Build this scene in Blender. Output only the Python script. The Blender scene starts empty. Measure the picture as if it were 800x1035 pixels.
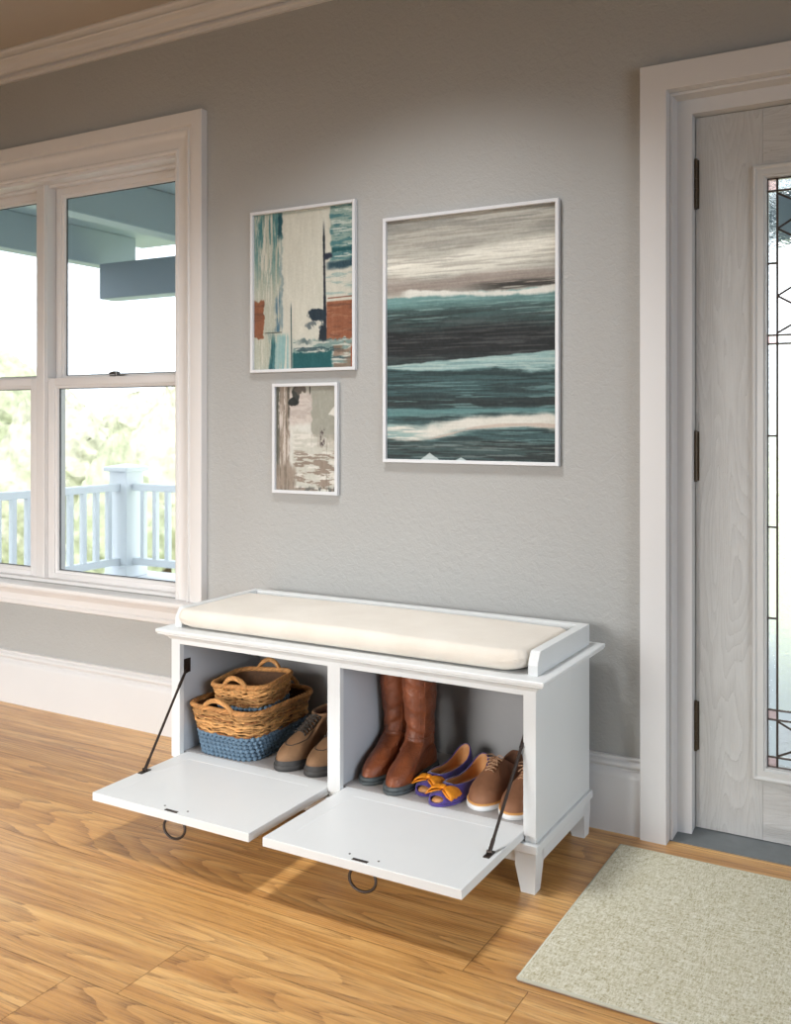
import bpy, bmesh, math, random
import numpy as np
from mathutils import Vector, Matrix
random.seed(7)
SC = bpy.context.scene
COL = SC.collection
PI = math.pi
R = math.radians

# ------------------------------------------------------------------ helpers
def lin(c):
    return tuple(((v/255)/12.92 if v/255 <= .04045 else (((v/255)+.055)/1.055)**2.4) for v in c)

def link(name, me, mat=None, parent=None, loc=None, rot=None):
    o = bpy.data.objects.new(name, me)
    COL.objects.link(o)
    if mat is not None:
        for m in (mat if isinstance(mat, (list, tuple)) else [mat]):
            me.materials.append(m)
    if parent is not None: o.parent = parent
    if loc is not None: o.location = loc
    if rot is not None: o.rotation_euler = rot
    return o

class MB:
    """collects shapes, builds ONE mesh"""
    def __init__(s): s.v = []; s.f = []; s.c = []
    def add(s, vs, fs, col=None):
        n = len(s.v); s.v += [tuple(p) for p in vs]
        s.f += [tuple(i+n for i in f) for f in fs]
        s.c += [col or (1, 1, 1, 1)]*len(vs)
        return s
    def box(s, x0, x1, y0, y1, z0, z1, b=0.0, seg=2):
        bm = bmesh.new()
        bmesh.ops.create_cube(bm, size=1)
        for v in bm.verts:
            v.co = ((x0+x1)/2+v.co.x*(x1-x0), (y0+y1)/2+v.co.y*(y1-y0), (z0+z1)/2+v.co.z*(z1-z0))
        if b > 0:
            bmesh.ops.bevel(bm, geom=bm.edges[:], offset=b, segments=seg, profile=.5, affect='EDGES')
        bm.verts.ensure_lookup_table()
        s.add([v.co[:] for v in bm.verts], [[v.index for v in f.verts] for f in bm.faces]); bm.free()
        return s
    def prism(s, pts, a0, a1, axis='x'):
        """closed 2D polygon extruded along axis. pts in the other two axes"""
        n = len(pts)
        def P(a, p):
            return {'x': (a, p[0], p[1]), 'y': (p[0], a, p[1]), 'z': (p[0], p[1], a)}[axis]
        vs = [P(a0, p) for p in pts]+[P(a1, p) for p in pts]
        fs = [(i, (i+1) % n, n+(i+1) % n, n+i) for i in range(n)]
        fs += [tuple(range(n-1, -1, -1)), tuple(range(n, 2*n))]
        return s.add(vs, fs)
    def tube(s, pts, r, n=8, closed=False, col=None, cap=True):
        pts = [Vector(p) for p in pts]; m = len(pts)
        rs = r if isinstance(r, (list, tuple)) else [r]*m
        vs = []; up = None
        for i, p in enumerate(pts):
            a = pts[(i-1) % m] if (closed or i > 0) else p
            b = pts[(i+1) % m] if (closed or i < m-1) else p
            t = (b-a)
            if t.length < 1e-9: t = Vector((0, 0, 1))
            t.normalize()
            if up is None:
                up = Vector((0, 0, 1)) if abs(t.z) < .9 else Vector((1, 0, 0))
            q = up - t*up.dot(t)
            if q.length < 1e-6: q = Vector((1, 0, 0))-t*t.x
            q.normalize(); w = t.cross(q); up = q
            for k in range(n):
                an = 2*PI*k/n
                vs.append(p+(q*math.cos(an)+w*math.sin(an))*rs[i])
        fs = []
        for i in range(m if closed else m-1):
            j = (i+1) % m
            for k in range(n):
                k2 = (k+1) % n
                fs.append((i*n+k, i*n+k2, j*n+k2, j*n+k))
        if not closed and cap:
            fs.append(tuple(range(n-1, -1, -1))); fs.append(tuple((m-1)*n+k for k in range(n)))
        return s.add(vs, fs, col)
    def cyl(s, p0, p1, r, n=20, r1=None):
        return s.tube([p0, p1], [r, r if r1 is None else r1], n)
    def build(s, name, mat=None, parent=None, smooth=False, loc=None, rot=None, auto=None):
        me = bpy.data.meshes.new(name)
        me.from_pydata(s.v, [], s.f)
        bm = bmesh.new(); bm.from_mesh(me)
        bmesh.ops.recalc_face_normals(bm, faces=bm.faces[:])
        bm.to_mesh(me); bm.free()
        if any(c != (1, 1, 1, 1) for c in s.c):
            at = me.color_attributes.new('tint', 'FLOAT_COLOR', 'POINT')
            at.data.foreach_set('color', np.array(s.c, dtype=np.float32).ravel())
        if smooth or auto:
            me.polygons.foreach_set('use_smooth', [True]*len(me.polygons))
        if auto:
            me.set_sharp_from_angle(angle=R(auto))
        me.update()
        return link(name, me, mat, parent, loc, rot)

def empty(name, loc=(0, 0, 0), rz=0):
    o = bpy.data.objects.new(name, None); COL.objects.link(o)
    o.empty_display_size = .05; o.location = loc; o.rotation_euler = (0, 0, rz)
    return o
def tag(o, label=None, cat=None, group=None, kind=None):
    if label: o['label'] = label
    if cat: o['category'] = cat
    if group: o['group'] = group
    if kind: o['kind'] = kind
    return o
def struct(o, label=None):
    o['kind'] = 'structure'
    if label: o['label'] = label
    return o

def frame_sweep(mb, prof, x0, x1, z0, z1, closed=True, ysign=-1):
    """sweep a profile (offset outward o, depth d towards the room) round the rectangle x0..x1, z0..z1, mitred.
    closed=False leaves the bottom side out"""
    n = len(prof); vs = []
    for o, d in prof:
        y = ysign*d
        if closed: ring = [(x0-o, y, z0-o), (x0-o, y, z1+o), (x1+o, y, z1+o), (x1+o, y, z0-o)]
        else: ring = [(x0-o, y, z0), (x0-o, y, z1+o), (x1+o, y, z1+o), (x1+o, y, z0)]
        vs += ring
    fs = []
    for i in range(n):
        j = (i+1) % n
        for k in range(4 if closed else 3):
            k2 = (k+1) % 4
            fs.append((i*4+k, i*4+k2, j*4+k2, j*4+k))
    if not closed:
        fs.append(tuple(i*4 for i in range(n))); fs.append(tuple(i*4+3 for i in range(n)))
    return mb.add(vs, fs)

# ------------------------------------------------------------------ node helpers
def newmat(name):
    m = bpy.data.materials.new(name); m.use_nodes = True
    nt = m.node_tree; nt.nodes.clear()
    out = nt.nodes.new('ShaderNodeOutputMaterial'); b = nt.nodes.new('ShaderNodeBsdfPrincipled')
    nt.links.new(b.outputs[0], out.inputs[0])
    return m, nt, b, out
def N(nt, t, **kw):
    n = nt.nodes.new(t)
    for k, v in kw.items():
        if k.startswith('i_'):
            n.inputs[k[2:].replace('_', ' ')].default_value = v
        elif k.startswith('n_'):
            n.inputs[int(k[2:])].default_value = v
        else: setattr(n, k, v)
    return n
def L(nt, a, b): nt.links.new(a, b)
def coords(nt, scale=(1, 1, 1), rot=(0, 0, 0), kind='Object'):
    tc = N(nt, 'ShaderNodeTexCoord'); mp = N(nt, 'ShaderNodeMapping')
    mp.inputs['Scale'].default_value = scale; mp.inputs['Rotation'].default_value = rot
    L(nt, tc.outputs[kind], mp.inputs['Vector']); return mp.outputs[0]
def ramp(nt, fac, stops, interp='LINEAR'):
    r = N(nt, 'ShaderNodeValToRGB'); cr = r.color_ramp; cr.interpolation = interp
    while len(cr.elements) > 1: cr.elements.remove(cr.elements[-1])
    cr.elements[0].position = stops[0][0]; cr.elements[0].color = (*stops[0][1], 1)
    for p, c in stops[1:]:
        e = cr.elements.new(p); e.color = (*c, 1)
    L(nt, fac, r.inputs[0]); return r.outputs[0]
def noise(nt, vec, scale, detail=4, rough=.5, dist=0):
    n = N(nt, 'ShaderNodeTexNoise'); n.inputs['Scale'].default_value = scale
    n.inputs['Detail'].default_value = detail; n.inputs['Roughness'].default_value = rough
    n.inputs['Distortion'].default_value = dist
    L(nt, vec, n.inputs['Vector']); return n.outputs[0]
def bump(nt, b, h, dist=.001, strength=1):
    n = N(nt, 'ShaderNodeBump'); n.inputs['Distance'].default_value = dist; n.inputs['Strength'].default_value = strength
    L(nt, h, n.inputs['Height']); L(nt, n.outputs[0], b.inputs['Normal']); return n
def math_(nt, op, a, b=None, c=None):
    n = N(nt, 'ShaderNodeMath', operation=op)
    for i, x in enumerate((a, b, c)):
        if x is None: continue
        if isinstance(x, (int, float)): n.inputs[i].default_value = x
        else: L(nt, x, n.inputs[i])
    return n.outputs[0]
def mixc(nt, fac, a, b, mode='MIX'):
    n = N(nt, 'ShaderNodeMix', data_type='RGBA', blend_type=mode)
    for i, x in ((0, fac), (6, a), (7, b)):
        if isinstance(x, (int, float)): n.inputs[i].default_value = x
        elif isinstance(x, tuple): n.inputs[i].default_value = (*x, 1) if len(x) == 3 else x
        else: L(nt, x, n.inputs[i])
    return n.outputs[2]

def simple(name, col, rough=.5, metal=0, nscale=None, namp=.08, bscale=None, bdist=.0005, spec=.5, sheen=0, stretch=(1, 1, 1), coat=0):
    m, nt, b, out = newmat(name)
    b.inputs['Base Color'].default_value = (*col, 1); b.inputs['Roughness'].default_value = rough
    b.inputs['Metallic'].default_value = metal; b.inputs['Specular IOR Level'].default_value = spec
    b.inputs['Coat Weight'].default_value = coat
    if sheen: b.inputs['Sheen Weight'].default_value = sheen
    v = coords(nt, stretch)
    if nscale:
        n = noise(nt, v, nscale, 5, .6)
        dark = tuple(c*(1-namp) for c in col); light = tuple(min(1, c*(1+namp)) for c in col)
        L(nt, ramp(nt, n, [(.3, dark), (.7, light)]), b.inputs['Base Color'])
    if bscale:
        bump(nt, b, noise(nt, v, bscale, 3, .6), bdist)
    return m

M = {}
M['white'] = simple('white_furniture_paint', (.665, .68, .68), .38, nscale=6, namp=.012)
M['inner'] = simple('cabinet_interior_shaded', (.50, .52, .55), .5, nscale=8, namp=.02)  # cubby sides: shade put into the base colour
M['back'] = simple('cabinet_back_shaded', (.33, .325, .325), .6, nscale=8, namp=.03)  # darkest tone, the dim back of the cubby painted in
M['shelf'] = simple('cabinet_shelf_shaded', (.42, .40, .39), .55, nscale=8, namp=.03)  # shelf colour darkened to carry the cubby's shade
M['trim'] = simple('white_trim_paint', (.60, .59, .585), .36, nscale=4, namp=.012, bscale=60, bdist=.0002)
M['casing'] = simple('window_casing_paint', (.66, .64, .625), .34, nscale=4, namp=.012)
M['sash'] = simple('window_sash_vinyl', (.65, .63, .62), .3)
M['gasket'] = simple('dark_glazing_gasket', (.02, .024, .03), .6)
M['frame'] = simple('white_picture_frame', (.62, .63, .65), .35)
M['bronze'] = simple('dark_bronze_metal', (.055, .042, .036), .38, metal=.8)
M['brass'] = simple('aged_bronze_hinge', (.075, .055, .035), .42, metal=.7)
M['steel'] = simple('dull_dark_steel', (.09, .085, .08), .35, metal=.8)
M['lead'] = simple('dark_came', (.065, .05, .045), .4, metal=.6)
M['threshold'] = simple('grey_threshold', (.15, .165, .17), .5, nscale=20, namp=.1)
M['dark'] = simple('dark_slot', (.02, .02, .02), .6)
M['ceiling'] = simple('ceiling_paint', (.42, .375, .32), .9, bscale=160, bdist=.0006)
M['soffit'] = simple('porch_painted_wood', (.31, .38, .44), .6)
M['rail'] = simple('porch_railing_white', (.84, .88, .92), .5)
M['deck'] = simple('porch_deck_boards', (.72, .74, .77), .6)

def wallmat():
    m, nt, b, out = newmat('warm_grey_wall_paint')
    v = coords(nt)
    n = noise(nt, v, 1.3, 2)
    L(nt, ramp(nt, n, [(.35, (.350, .350, .338)), (.65, (.366, .366, .354))]), b.inputs['Base Color'])
    b.inputs['Roughness'].default_value = .55
    n2 = noise(nt, v, 55, 3, .55, .6)
    n3 = noise(nt, v, 170, 2, .5)
    bump(nt, b, math_(nt, 'MULTIPLY_ADD', n3, .35, n2), .0022)
    return m
M['wall'] = wallmat()

def oak():
    m, nt, b, out = newmat('oak_plank_floor')
    uv = N(nt, 'ShaderNodeUVMap', uv_map='plank'); sep = N(nt, 'ShaderNodeSeparateXYZ'); L(nt, uv.outputs[0], sep.inputs[0])
    at = N(nt, 'ShaderNodeAttribute', attribute_name='rnd'); rs = N(nt, 'ShaderNodeSeparateColor'); L(nt, at.outputs['Color'], rs.inputs[0])
    u, v = sep.outputs[0], sep.outputs[1]   # metres along / across the plank
    r1, r2, r3 = rs.outputs[0], rs.outputs[1], rs.outputs[2]
    def vec(su, sv, off=13.):
        c = N(nt, 'ShaderNodeCombineXYZ')
        L(nt, math_(nt, 'MULTIPLY_ADD', r1, off, math_(nt, 'MULTIPLY', u, su)), c.inputs[0])
        L(nt, math_(nt, 'MULTIPLY_ADD', r2, off, math_(nt, 'MULTIPLY', v, sv)), c.inputs[1])
        L(nt, math_(nt, 'MULTIPLY', r3, off*3), c.inputs[2])
        return c.outputs[0]
    # cathedral grain: contour lines of a stretched noise field
    field = noise(nt, vec(.33, 5.0), 1.0, 1.0, .35, .0)
    fine = noise(nt, vec(7, 40), 1.0, 3, .6)
    ph = math_(nt, 'ADD', math_(nt, 'MULTIPLY', field, 38.), math_(nt, 'MULTIPLY', fine, .7))
    ring = math_(nt, 'FRACT', ph)
    ring = math_(nt, 'POWER', ring, 2.2)
    pores = noise(nt, vec(9, 330), 1.0, 3, .7)
    pores = ramp(nt, pores, [(.46, (0, 0, 0)), (.62, (1, 1, 1))])
    streak = noise(nt, vec(1.3, 28), 1.0, 4, .6)
    base = ramp(nt, streak, [(.28, lin((178, 126, 68))), (.5, lin((212, 162, 96))), (.72, lin((234, 190, 124)))])
    dark = lin((146, 100, 54))
    c = mixc(nt, math_(nt, 'MULTIPLY', ring, math_(nt, 'MULTIPLY_ADD', r1, .40, .22)), base, dark)
    c = mixc(nt, math_(nt, 'MULTIPLY', math_(nt, 'MULTIPLY', pores, ring), .6), c, lin((92, 56, 26)))
    c = mixc(nt, math_(nt, 'MULTIPLY', pores, .24), c, lin((100, 62, 30)))
    hue = mixc(nt, r3, (1.02, 1.0, .95, 1), (1.0, .93, .90, 1))
    c = mixc(nt, .7, c, hue, 'MULTIPLY')
    br = math_(nt, 'MULTIPLY_ADD', r2, .24, .88)
    comb = N(nt, 'ShaderNodeCombineColor'); [L(nt, br, comb.inputs[i]) for i in range(3)]
    c = mixc(nt, 1.0, c, comb.outputs[0], 'MULTIPLY')
    L(nt, c, b.inputs['Base Color'])
    rr = math_(nt, 'MULTIPLY_ADD', fine, .16, .27)
    L(nt, rr, b.inputs['Roughness'])
    b.inputs['Specular IOR Level'].default_value = .5; b.inputs['Coat Weight'].default_value = .35; b.inputs['Coat Roughness'].default_value = .22
    h = math_(nt, 'ADD', math_(nt, 'MULTIPLY', ring, -.5), math_(nt, 'MULTIPLY', pores, -.7))
    bump(nt, b, h, .0004, .8)
    return m
M['oak'] = oak()
M['gap'] = simple('plank_gap', (.09, .05, .025), .8)

def door_wood(name, vertical=True):
    m, nt, b, out = newmat(name)
    v = coords(nt, (9, 9, 1.1) if vertical else (1.1, 9, 9))
    field = noise(nt, v, 1.0, 1.5, .45, .3)
    fine = noise(nt, coords(nt, (420, 420, 14) if vertical else (14, 420, 420)), 1.0, 3, .6)
    ring = math_(nt, 'FRACT', math_(nt, 'ADD', math_(nt, 'MULTIPLY', field, 26.), math_(nt, 'MULTIPLY', fine, .5)))
    h = math_(nt, 'ADD', ring, math_(nt, 'MULTIPLY', fine, 1.3))
    bump(nt, b, h, .0011, .9)
    L(nt, ramp(nt, math_(nt, 'MULTIPLY', h, .5), [(.1, (.42, .41, .395)), (.75, (.50, .495, .48))]), b.inputs['Base Color'])
    b.inputs['Roughness'].default_value = .42
    return m
M['doorv'] = door_wood('embossed_door_skin_vertical'); M['doorh'] = door_wood('embossed_door_skin_horizontal', False)
M['doortrim'] = simple('door_lite_moulding_paint', (.54, .54, .53), .33)

def glass():
    m = bpy.data.materials.new('clear_window_glass'); m.use_nodes = True; nt = m.node_tree; nt.nodes.clear()
    out = N(nt, 'ShaderNodeOutputMaterial'); mx = N(nt, 'ShaderNodeMixShader'); t = N(nt, 'ShaderNodeBsdfTransparent'); g = N(nt, 'ShaderNodeBsdfGlossy')
    t.inputs[0].default_value = (.97, .985, 1, 1); g.inputs['Roughness'].default_value = .02
    lw = N(nt, 'ShaderNodeLayerWeight'); lw.inputs[0].default_value = .5
    L(nt, math_(nt, 'MULTIPLY_ADD', math_(nt, 'POWER', lw.outputs['Facing'], 4.), .5, .03), mx.inputs[0]); L(nt, t.outputs[0], mx.inputs[1]); L(nt, g.outputs[0], mx.inputs[2]); L(nt, mx.outputs[0], out.inputs[0])
    return m
M['glass'] = glass()
def obscure(name, tint, rough, bs, bd):
    m, nt, b, out = newmat(name)
    b.inputs['Base Color'].default_value = (*tint, 1); b.inputs['Transmission Weight'].default_value = 1
    b.inputs['IOR'].default_value = 1.18; b.inputs['Roughness'].default_value = rough
    bump(nt, b, noise(nt, coords(nt), bs, 3, .6), bd)
    return m
M['g_center'] = obscure('textured_obscure_glass', (.97, 1, .98), .12, 170, .004)
M['g_border'] = obscure('seedy_border_glass', (.95, .985, 1), .08, 90, .003)
M['g_bevel'] = obscure('bevelled_glass', (1, 1, 1), .0, 25, .004)
M['g_pink'] = obscure('pink_square_glass', (.86, .62, .60), .15, 120, .002)

def tinted(name, base_rough=.7, namp=.25, scale=60, bscale=None, bdist=.0004, spec=.3):
    """colour comes from the per-strand attribute, varied by noise"""
    m, nt, b, out = newmat(name)
    at = N(nt, 'ShaderNodeAttribute', attribute_name='tint')
    n = noise(nt, coords(nt), scale, 4, .6)
    k = ramp(nt, n, [(.25, (1-namp,)*3), (.75, (1+namp,)*3)])
    L(nt, mixc(nt, 1.0, at.outputs['Color'], k, 'MULTIPLY'), b.inputs['Base Color'])
    b.inputs['Roughness'].default_value = base_rough; b.inputs['Specular IOR Level'].default_value = spec
    if bscale: bump(nt, b, noise(nt, coords(nt), bscale, 3, .6), bdist)
    return m
M['wicker'] = tinted('natural_water_hyacinth', .6, .3, 120, 500, .0006)
M['bluerope'] = tinted('blue_dyed_twine', .75, .25, 160, 600, .0005)
M['paint'] = tinted('abstract_print', .5, .05, 300, 420, .0003, .25)

def rugmat():
    m, nt, b, out = newmat('heathered_beige_rug')
    n1 = noise(nt, coords(nt, (70, 430, 70)), 1, 4, .8)
    n2 = noise(nt, coords(nt, (430, 70, 70)), 1, 4, .8)
    n3 = noise(nt, coords(nt), 9, 4, .6)
    f = math_(nt, 'MULTIPLY_ADD', n1, .5, math_(nt, 'MULTIPLY', n2, .5))
    c = ramp(nt, f, [(.40, lin((146, 136, 100))), (.47, lin((200, 194, 166))), (.53, lin((222, 218, 200))), (.60, lin((238, 237, 228)))])
    c = mixc(nt, math_(nt, 'MULTIPLY', n3, .22), c, lin((196, 188, 146)))
    L(nt, c, b.inputs['Base Color']); b.inputs['Roughness'].default_value = .95; b.inputs['Specular IOR Level'].default_value = .1
    bump(nt, b, f, .004, .9)
    return m
M['rug'] = rugmat()
M['rugedge'] = simple('rug_edge_binding', lin((190, 190, 174)), .9, bscale=400)
M['rugback'] = simple('rug_backing', lin((140, 120, 110)), .9)

def fabric():
    m, nt, b, out = newmat('cream_cotton_cushion')
    n = noise(nt, coords(nt), 7, 5, .6)
    L(nt, ramp(nt, n, [(.3, (.66, .60, .52)), (.7, (.73, .675, .595))]), b.inputs['Base Color'])
    b.inputs['Roughness'].default_value = .9; b.inputs['Sheen Weight'].default_value = .25
    h = math_(nt, 'ADD', noise(nt, coords(nt), 500, 2), math_(nt, 'MULTIPLY', noise(nt, coords(nt), 6, 3), 5))
    bump(nt, b, h, .0012)
    return m
M['cushion'] = fabric()

def leather(name, c0, c1, rough=.5, scale=9, bd=.0012, fine=220):
    m, nt, b, out = newmat(name)
    n = noise(nt, coords(nt), scale, 6, .62, .5)
    L(nt, ramp(nt, n, [(.3, c0), (.7, c1)]), b.inputs['Base Color'])
    b.inputs['Roughness'].default_value = rough
    h = math_(nt, 'ADD', math_(nt, 'MULTIPLY', noise(nt, coords(nt), fine, 3), .25), noise(nt, coords(nt, (1, 1, 1.6)), 28, 4, .6, .8))
    bump(nt, b, h, bd)
    return m
M['bootleather'] = leather('chestnut_boot_leather', lin((88, 44, 24)), lin((146, 80, 46)), .42, 14, .004)
M['bootsole'] = simple('charcoal_rubber_sole', (.07, .082, .085), .6, nscale=40, namp=.4, bscale=70, bdist=.0015)
M['hike'] = leather('tan_nubuck', lin((108, 80, 56)), lin((148, 112, 80)), .8, 12, .0008)
M['hikesole'] = simple('grey_rubber_outsole', (.045, .042, .04), .65, nscale=30, namp=.3)
M['lace_dark'] = simple('dark_brown_lace', (.045, .035, .028), .8)
M['badge'] = simple('black_round_badge', (.02, .022, .024), .5)
M['purple'] = simple('purple_suede', lin((66, 46, 128)), .75, nscale=30, namp=.2, sheen=.4)
M['orange'] = simple('orange_ribbon', lin((250, 150, 30)), .6, nscale=40, namp=.25, bscale=120, bdist=.001)
M['tanlining'] = simple('tan_leather_lining', lin((196, 140, 88)), .5, nscale=15, namp=.12)
M['ox'] = leather('warm_brown_suede', lin((134, 92, 66)), lin((160, 112, 82)), .7, 20, .0003)
M['oxlace'] = simple('pale_tan_lace', lin((190, 150, 118)), .8)
M['whitesole'] = simple('white_foam_sole', (.82, .83, .84), .5)
M['welt'] = simple('orange_tan_welt', lin((222, 164, 96)), .6)
M['lining_dark'] = simple('dark_brown_lining', lin((96, 62, 42)), .8)

# ------------------------------------------------------------------ room shell
ZC = 2.705
WX0, WX1, WZ0, WZ1 = -4.085, -2.511, .515, 2.182      # window rough opening (inside of the casing)
DX0, DX1, DZ1 = -.685, .315, 2.104                    # door opening (inside of the casing)
XL, XR, YB = -5.4, 2.6, -5.2
def wall_front():
    mb = MB(); T = .16
    def b(x0, x1, z0, z1): mb.box(x0, x1, 0, T, z0, z1)
    b(XL-.1, WX0, 0, ZC); b(WX0, WX1, 0, WZ0); b(WX0, WX1, WZ1, ZC)
    b(WX1, DX0, 0, ZC); b(DX0, DX1, DZ1, ZC); b(DX1, XR+.1, 0, ZC)
    return mb.build('wall_front', M['wall'])
struct(wall_front(), 'textured warm grey wall with the window, the pictures and the door')
struct(MB().box(XL-.1, XL, YB, 0, 0, ZC).build('wall_left', M['wall']))
def wall_with_openings(name, axis, c0, c1, lo, hi, openings):
    mb = MB(); cur = lo
    def b(a0, a1, z0, z1):
        if a1-a0 < 1e-4: return
        if axis == 'x': mb.box(c0, c1, a0, a1, z0, z1)
        else: mb.box(a0, a1, c0, c1, z0, z1)
    for a0, a1, z0, z1 in openings:
        b(cur, a0, 0, ZC); b(a0, a1, 0, z0); b(a0, a1, z1, ZC); cur = a1
    b(cur, hi, 0, ZC)
    return struct(mb.build(name, M['wall']))
wall_with_openings('wall_right', 'x', XR, XR+.1, YB, 0, [(-3.6, -1.6, .5, 2.2)])  # unseen opening added for the right fill light
wall_with_openings('wall_back', 'y', YB-.1, YB, XL-.1, XR+.1, [(-4.6, -1.4, .5, 2.3)])  # unseen opening added for the back fill light
struct(MB().box(XL-.1, XR+.1, YB-.1, .16, ZC, ZC+.12).build('ceiling', M['ceiling']), 'plain taupe ceiling above the crown moulding')

def floor():
    me_v = []; me_f = []; uvs = []; rnd = []; mats = []
    fixed = {3: -.909, 4: -.757, 5: -1.492, 6: -1.625}
    pitch = .2145; rng = random.Random(3)
    y = -.0175+.2145
    k = 0; g = .0006
    rows = []
    ytop = -.0175+pitch*1
    i = 0
    while ytop > YB:
        rows.append((ytop-pitch, ytop)); ytop -= pitch
    for ri, (y0, y1) in enumerate(rows):
        idx = ri-1-0                       # row 1 is [-.232,-.0175]
        key = ri-1
        anchor = fixed.get(key, None)
        a = anchor if anchor is not None else rng.uniform(-2, 0)
        xs = [a]
        x = a
        while x < XR: x += rng.uniform(1.5, 2.1); xs.append(x)
        x = a
        while x > XL:
            x -= rng.uniform(1.7, 2.2); xs.insert(0, x)
        for j in range(len(xs)-1):
            x0, x1 = max(xs[j], XL), min(xs[j+1], XR)
            if x1 <= x0: continue
            yy0, yy1 = max(y0, YB), min(y1, .0 if y1 > 0 else y1)
            if yy1 <= yy0: continue
            n = len(me_v)
            me_v += [(x0+g, yy0+g, 0), (x1-g, yy0+g, 0), (x1-g, yy1-g, 0), (x0+g, yy1-g, 0)]
            me_f.append((n, n+1, n+2, n+3))
            c = (rng.random(), rng.random(), rng.random(), 1)
            rnd += [c]*4; L0 = rng.uniform(0, 5)
            uvs += [(L0, 0), (L0+x1-x0, 0), (L0+x1-x0, yy1-yy0), (L0, yy1-yy0)]; mats.append(0)
    n = len(me_v)
    me_v += [(XL, YB, -.0015), (XR, YB, -.0015), (XR, 0, -.0015), (XL, 0, -.0015)]
    me_f.append((n, n+1, n+2, n+3)); uvs += [(0, 0)]*4; rnd += [(0, 0, 0, 1)]*4; mats.append(1)
    n = len(me_v)
    me_v += [(XL, YB, -.06), (XR, YB, -.06), (XR, 0, -.06), (XL, 0, -.06)]
    me_f.append((n+3, n+2, n+1, n)); uvs += [(0, 0)]*4; rnd += [(0, 0, 0, 1)]*4; mats.append(1)
    me = bpy.data.meshes.new('floor'); me.from_pydata(me_v, [], me_f)
    uv = me.uv_layers.new(name='plank')
    uv.data.foreach_set('uv', np.array(uvs, dtype=np.float32).ravel())
    at = me.color_attributes.new('rnd', 'FLOAT_COLOR', 'CORNER'); at.data.foreach_set('color', np.array(rnd, dtype=np.float32).ravel())
    o = link('floor', me, [M['oak'], M['gap']])
    me.polygons.foreach_set('material_index', mats)
    return struct(o, 'wide oak plank floor with a satin sheen')
floor()

# crown moulding
def crown():
    pr = [(0, 2.610), (-.013, 2.610), (-.015, 2.620), (-.024, 2.623), (-.024, 2.630), (-.014, 2.634), (-.016, 2.639), (-.028, 2.642), (-.034, 2.648), (-.037, 2.657),
          (-.044, 2.667), (-.057, 2.674), (-.066, 2.677), (-.070, 2.683), (-.064, 2.686), (-.074, 2.690), (-.092, 2.692), (-.098, 2.697), (-.098, ZC-.0003), (0, ZC-.0003)]
    mb = MB().prism(pr, XL+.001, XR-.001, 'x')
    struct(mb.build('trim_1', M['trim'], auto=25), 'crown moulding along the ceiling')
crown()
# baseboards
BP = [(0, 0), (-.023, 0), (-.023, .158), (-.0215, .166), (-.016, .174), (-.0115, .178), (-.0105, .183), (-.0125, .186), (-.0170, .189), (-.0180, .194), (-.0160, .199), (-.0110, .203), (-.0080, .205), (-.0080, .208), (-.0105, .210), (-.0105, .214), (-.008, .216), (0, .216)]
struct(MB().prism([(y, z+.0) for y, z in BP], XL+.001, -.762, 'x').build('baseboard_left', M['trim'], auto=25), 'tall moulded baseboard running from the window to the door casing')
struct(MB().prism(BP, .40, XR-.001, 'x').build('baseboard_right', M['trim'], auto=25))

# ------------------------------------------------------------------ windows
def casing_profile(w=.140):
    return [(o*1.13, d) for o, d in casing_profile0()]
def casing_profile0(w=.122):
    # (offset outward from opening, depth towards room)
    return [(0, -.02), (0, .016), (.004, .019), (.010, .019), (.014, .015), (.024, .013), (.040, .016), (.054, .024), (.062, .030), (.066, .031), (.070, .024), (.076, .024), (.080, .031),
            (.086, .033), (.112, .033), (w, .033), (.124, .031), (.124, .0)]
def window_casing():
    mb = MB(); frame_sweep(mb, casing_profile(), WX0, WX1, WZ0, WZ1+.0, closed=False)
    o = mb.build('trim_2', M['casing'], auto=30)
    struct(o, 'moulded casing around the double window')
    st = [(.02, .491), (-.060, .491), (-.066, .494), (-.068, .502), (-.066, .511), (-.060, .514), (.02, .514)]
    s = MB().prism(st, WX0-.15, WX1+.15, 'x'); 
    s.prism([(0, .490), (-.032, .490), (-.034, .484), (-.028, .474), (-.022, .464), (-.020, .440), (-.026, .434), (-.026, .422), (-.018, .418), (0, .418)], WX0-.12, WX1+.122, 'x')
    struct(s.build('trim_3', M['casing'], auto=25), 'window stool and apron below the double window')
    # jamb liner and centre mullion
    j = MB()
    j.box(WX0, WX0+.012, .0, .15, WZ0, WZ1); j.box(WX1-.012, WX1, .0, .15, WZ0, WZ1)
    j.box(WX0, WX1, .0, .15, WZ1-.012, WZ1); j.box(WX0, WX1, .02, .17, WZ0-.004, WZ0+.012)
    j.box(-3.347, -3.283, .050, .15, WZ0, WZ1-.01, .002)
    j.box(-3.309, -3.287, .042, .052, WZ0, WZ1-.01, .003)
    j.box(WX0, WX1, .060, .15, 2.160, WZ1-.011, .002)
    struct(j.build('trim_4', M['sash'], auto=30), 'centre mullion and jambs of the double window')
window_casing()
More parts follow.
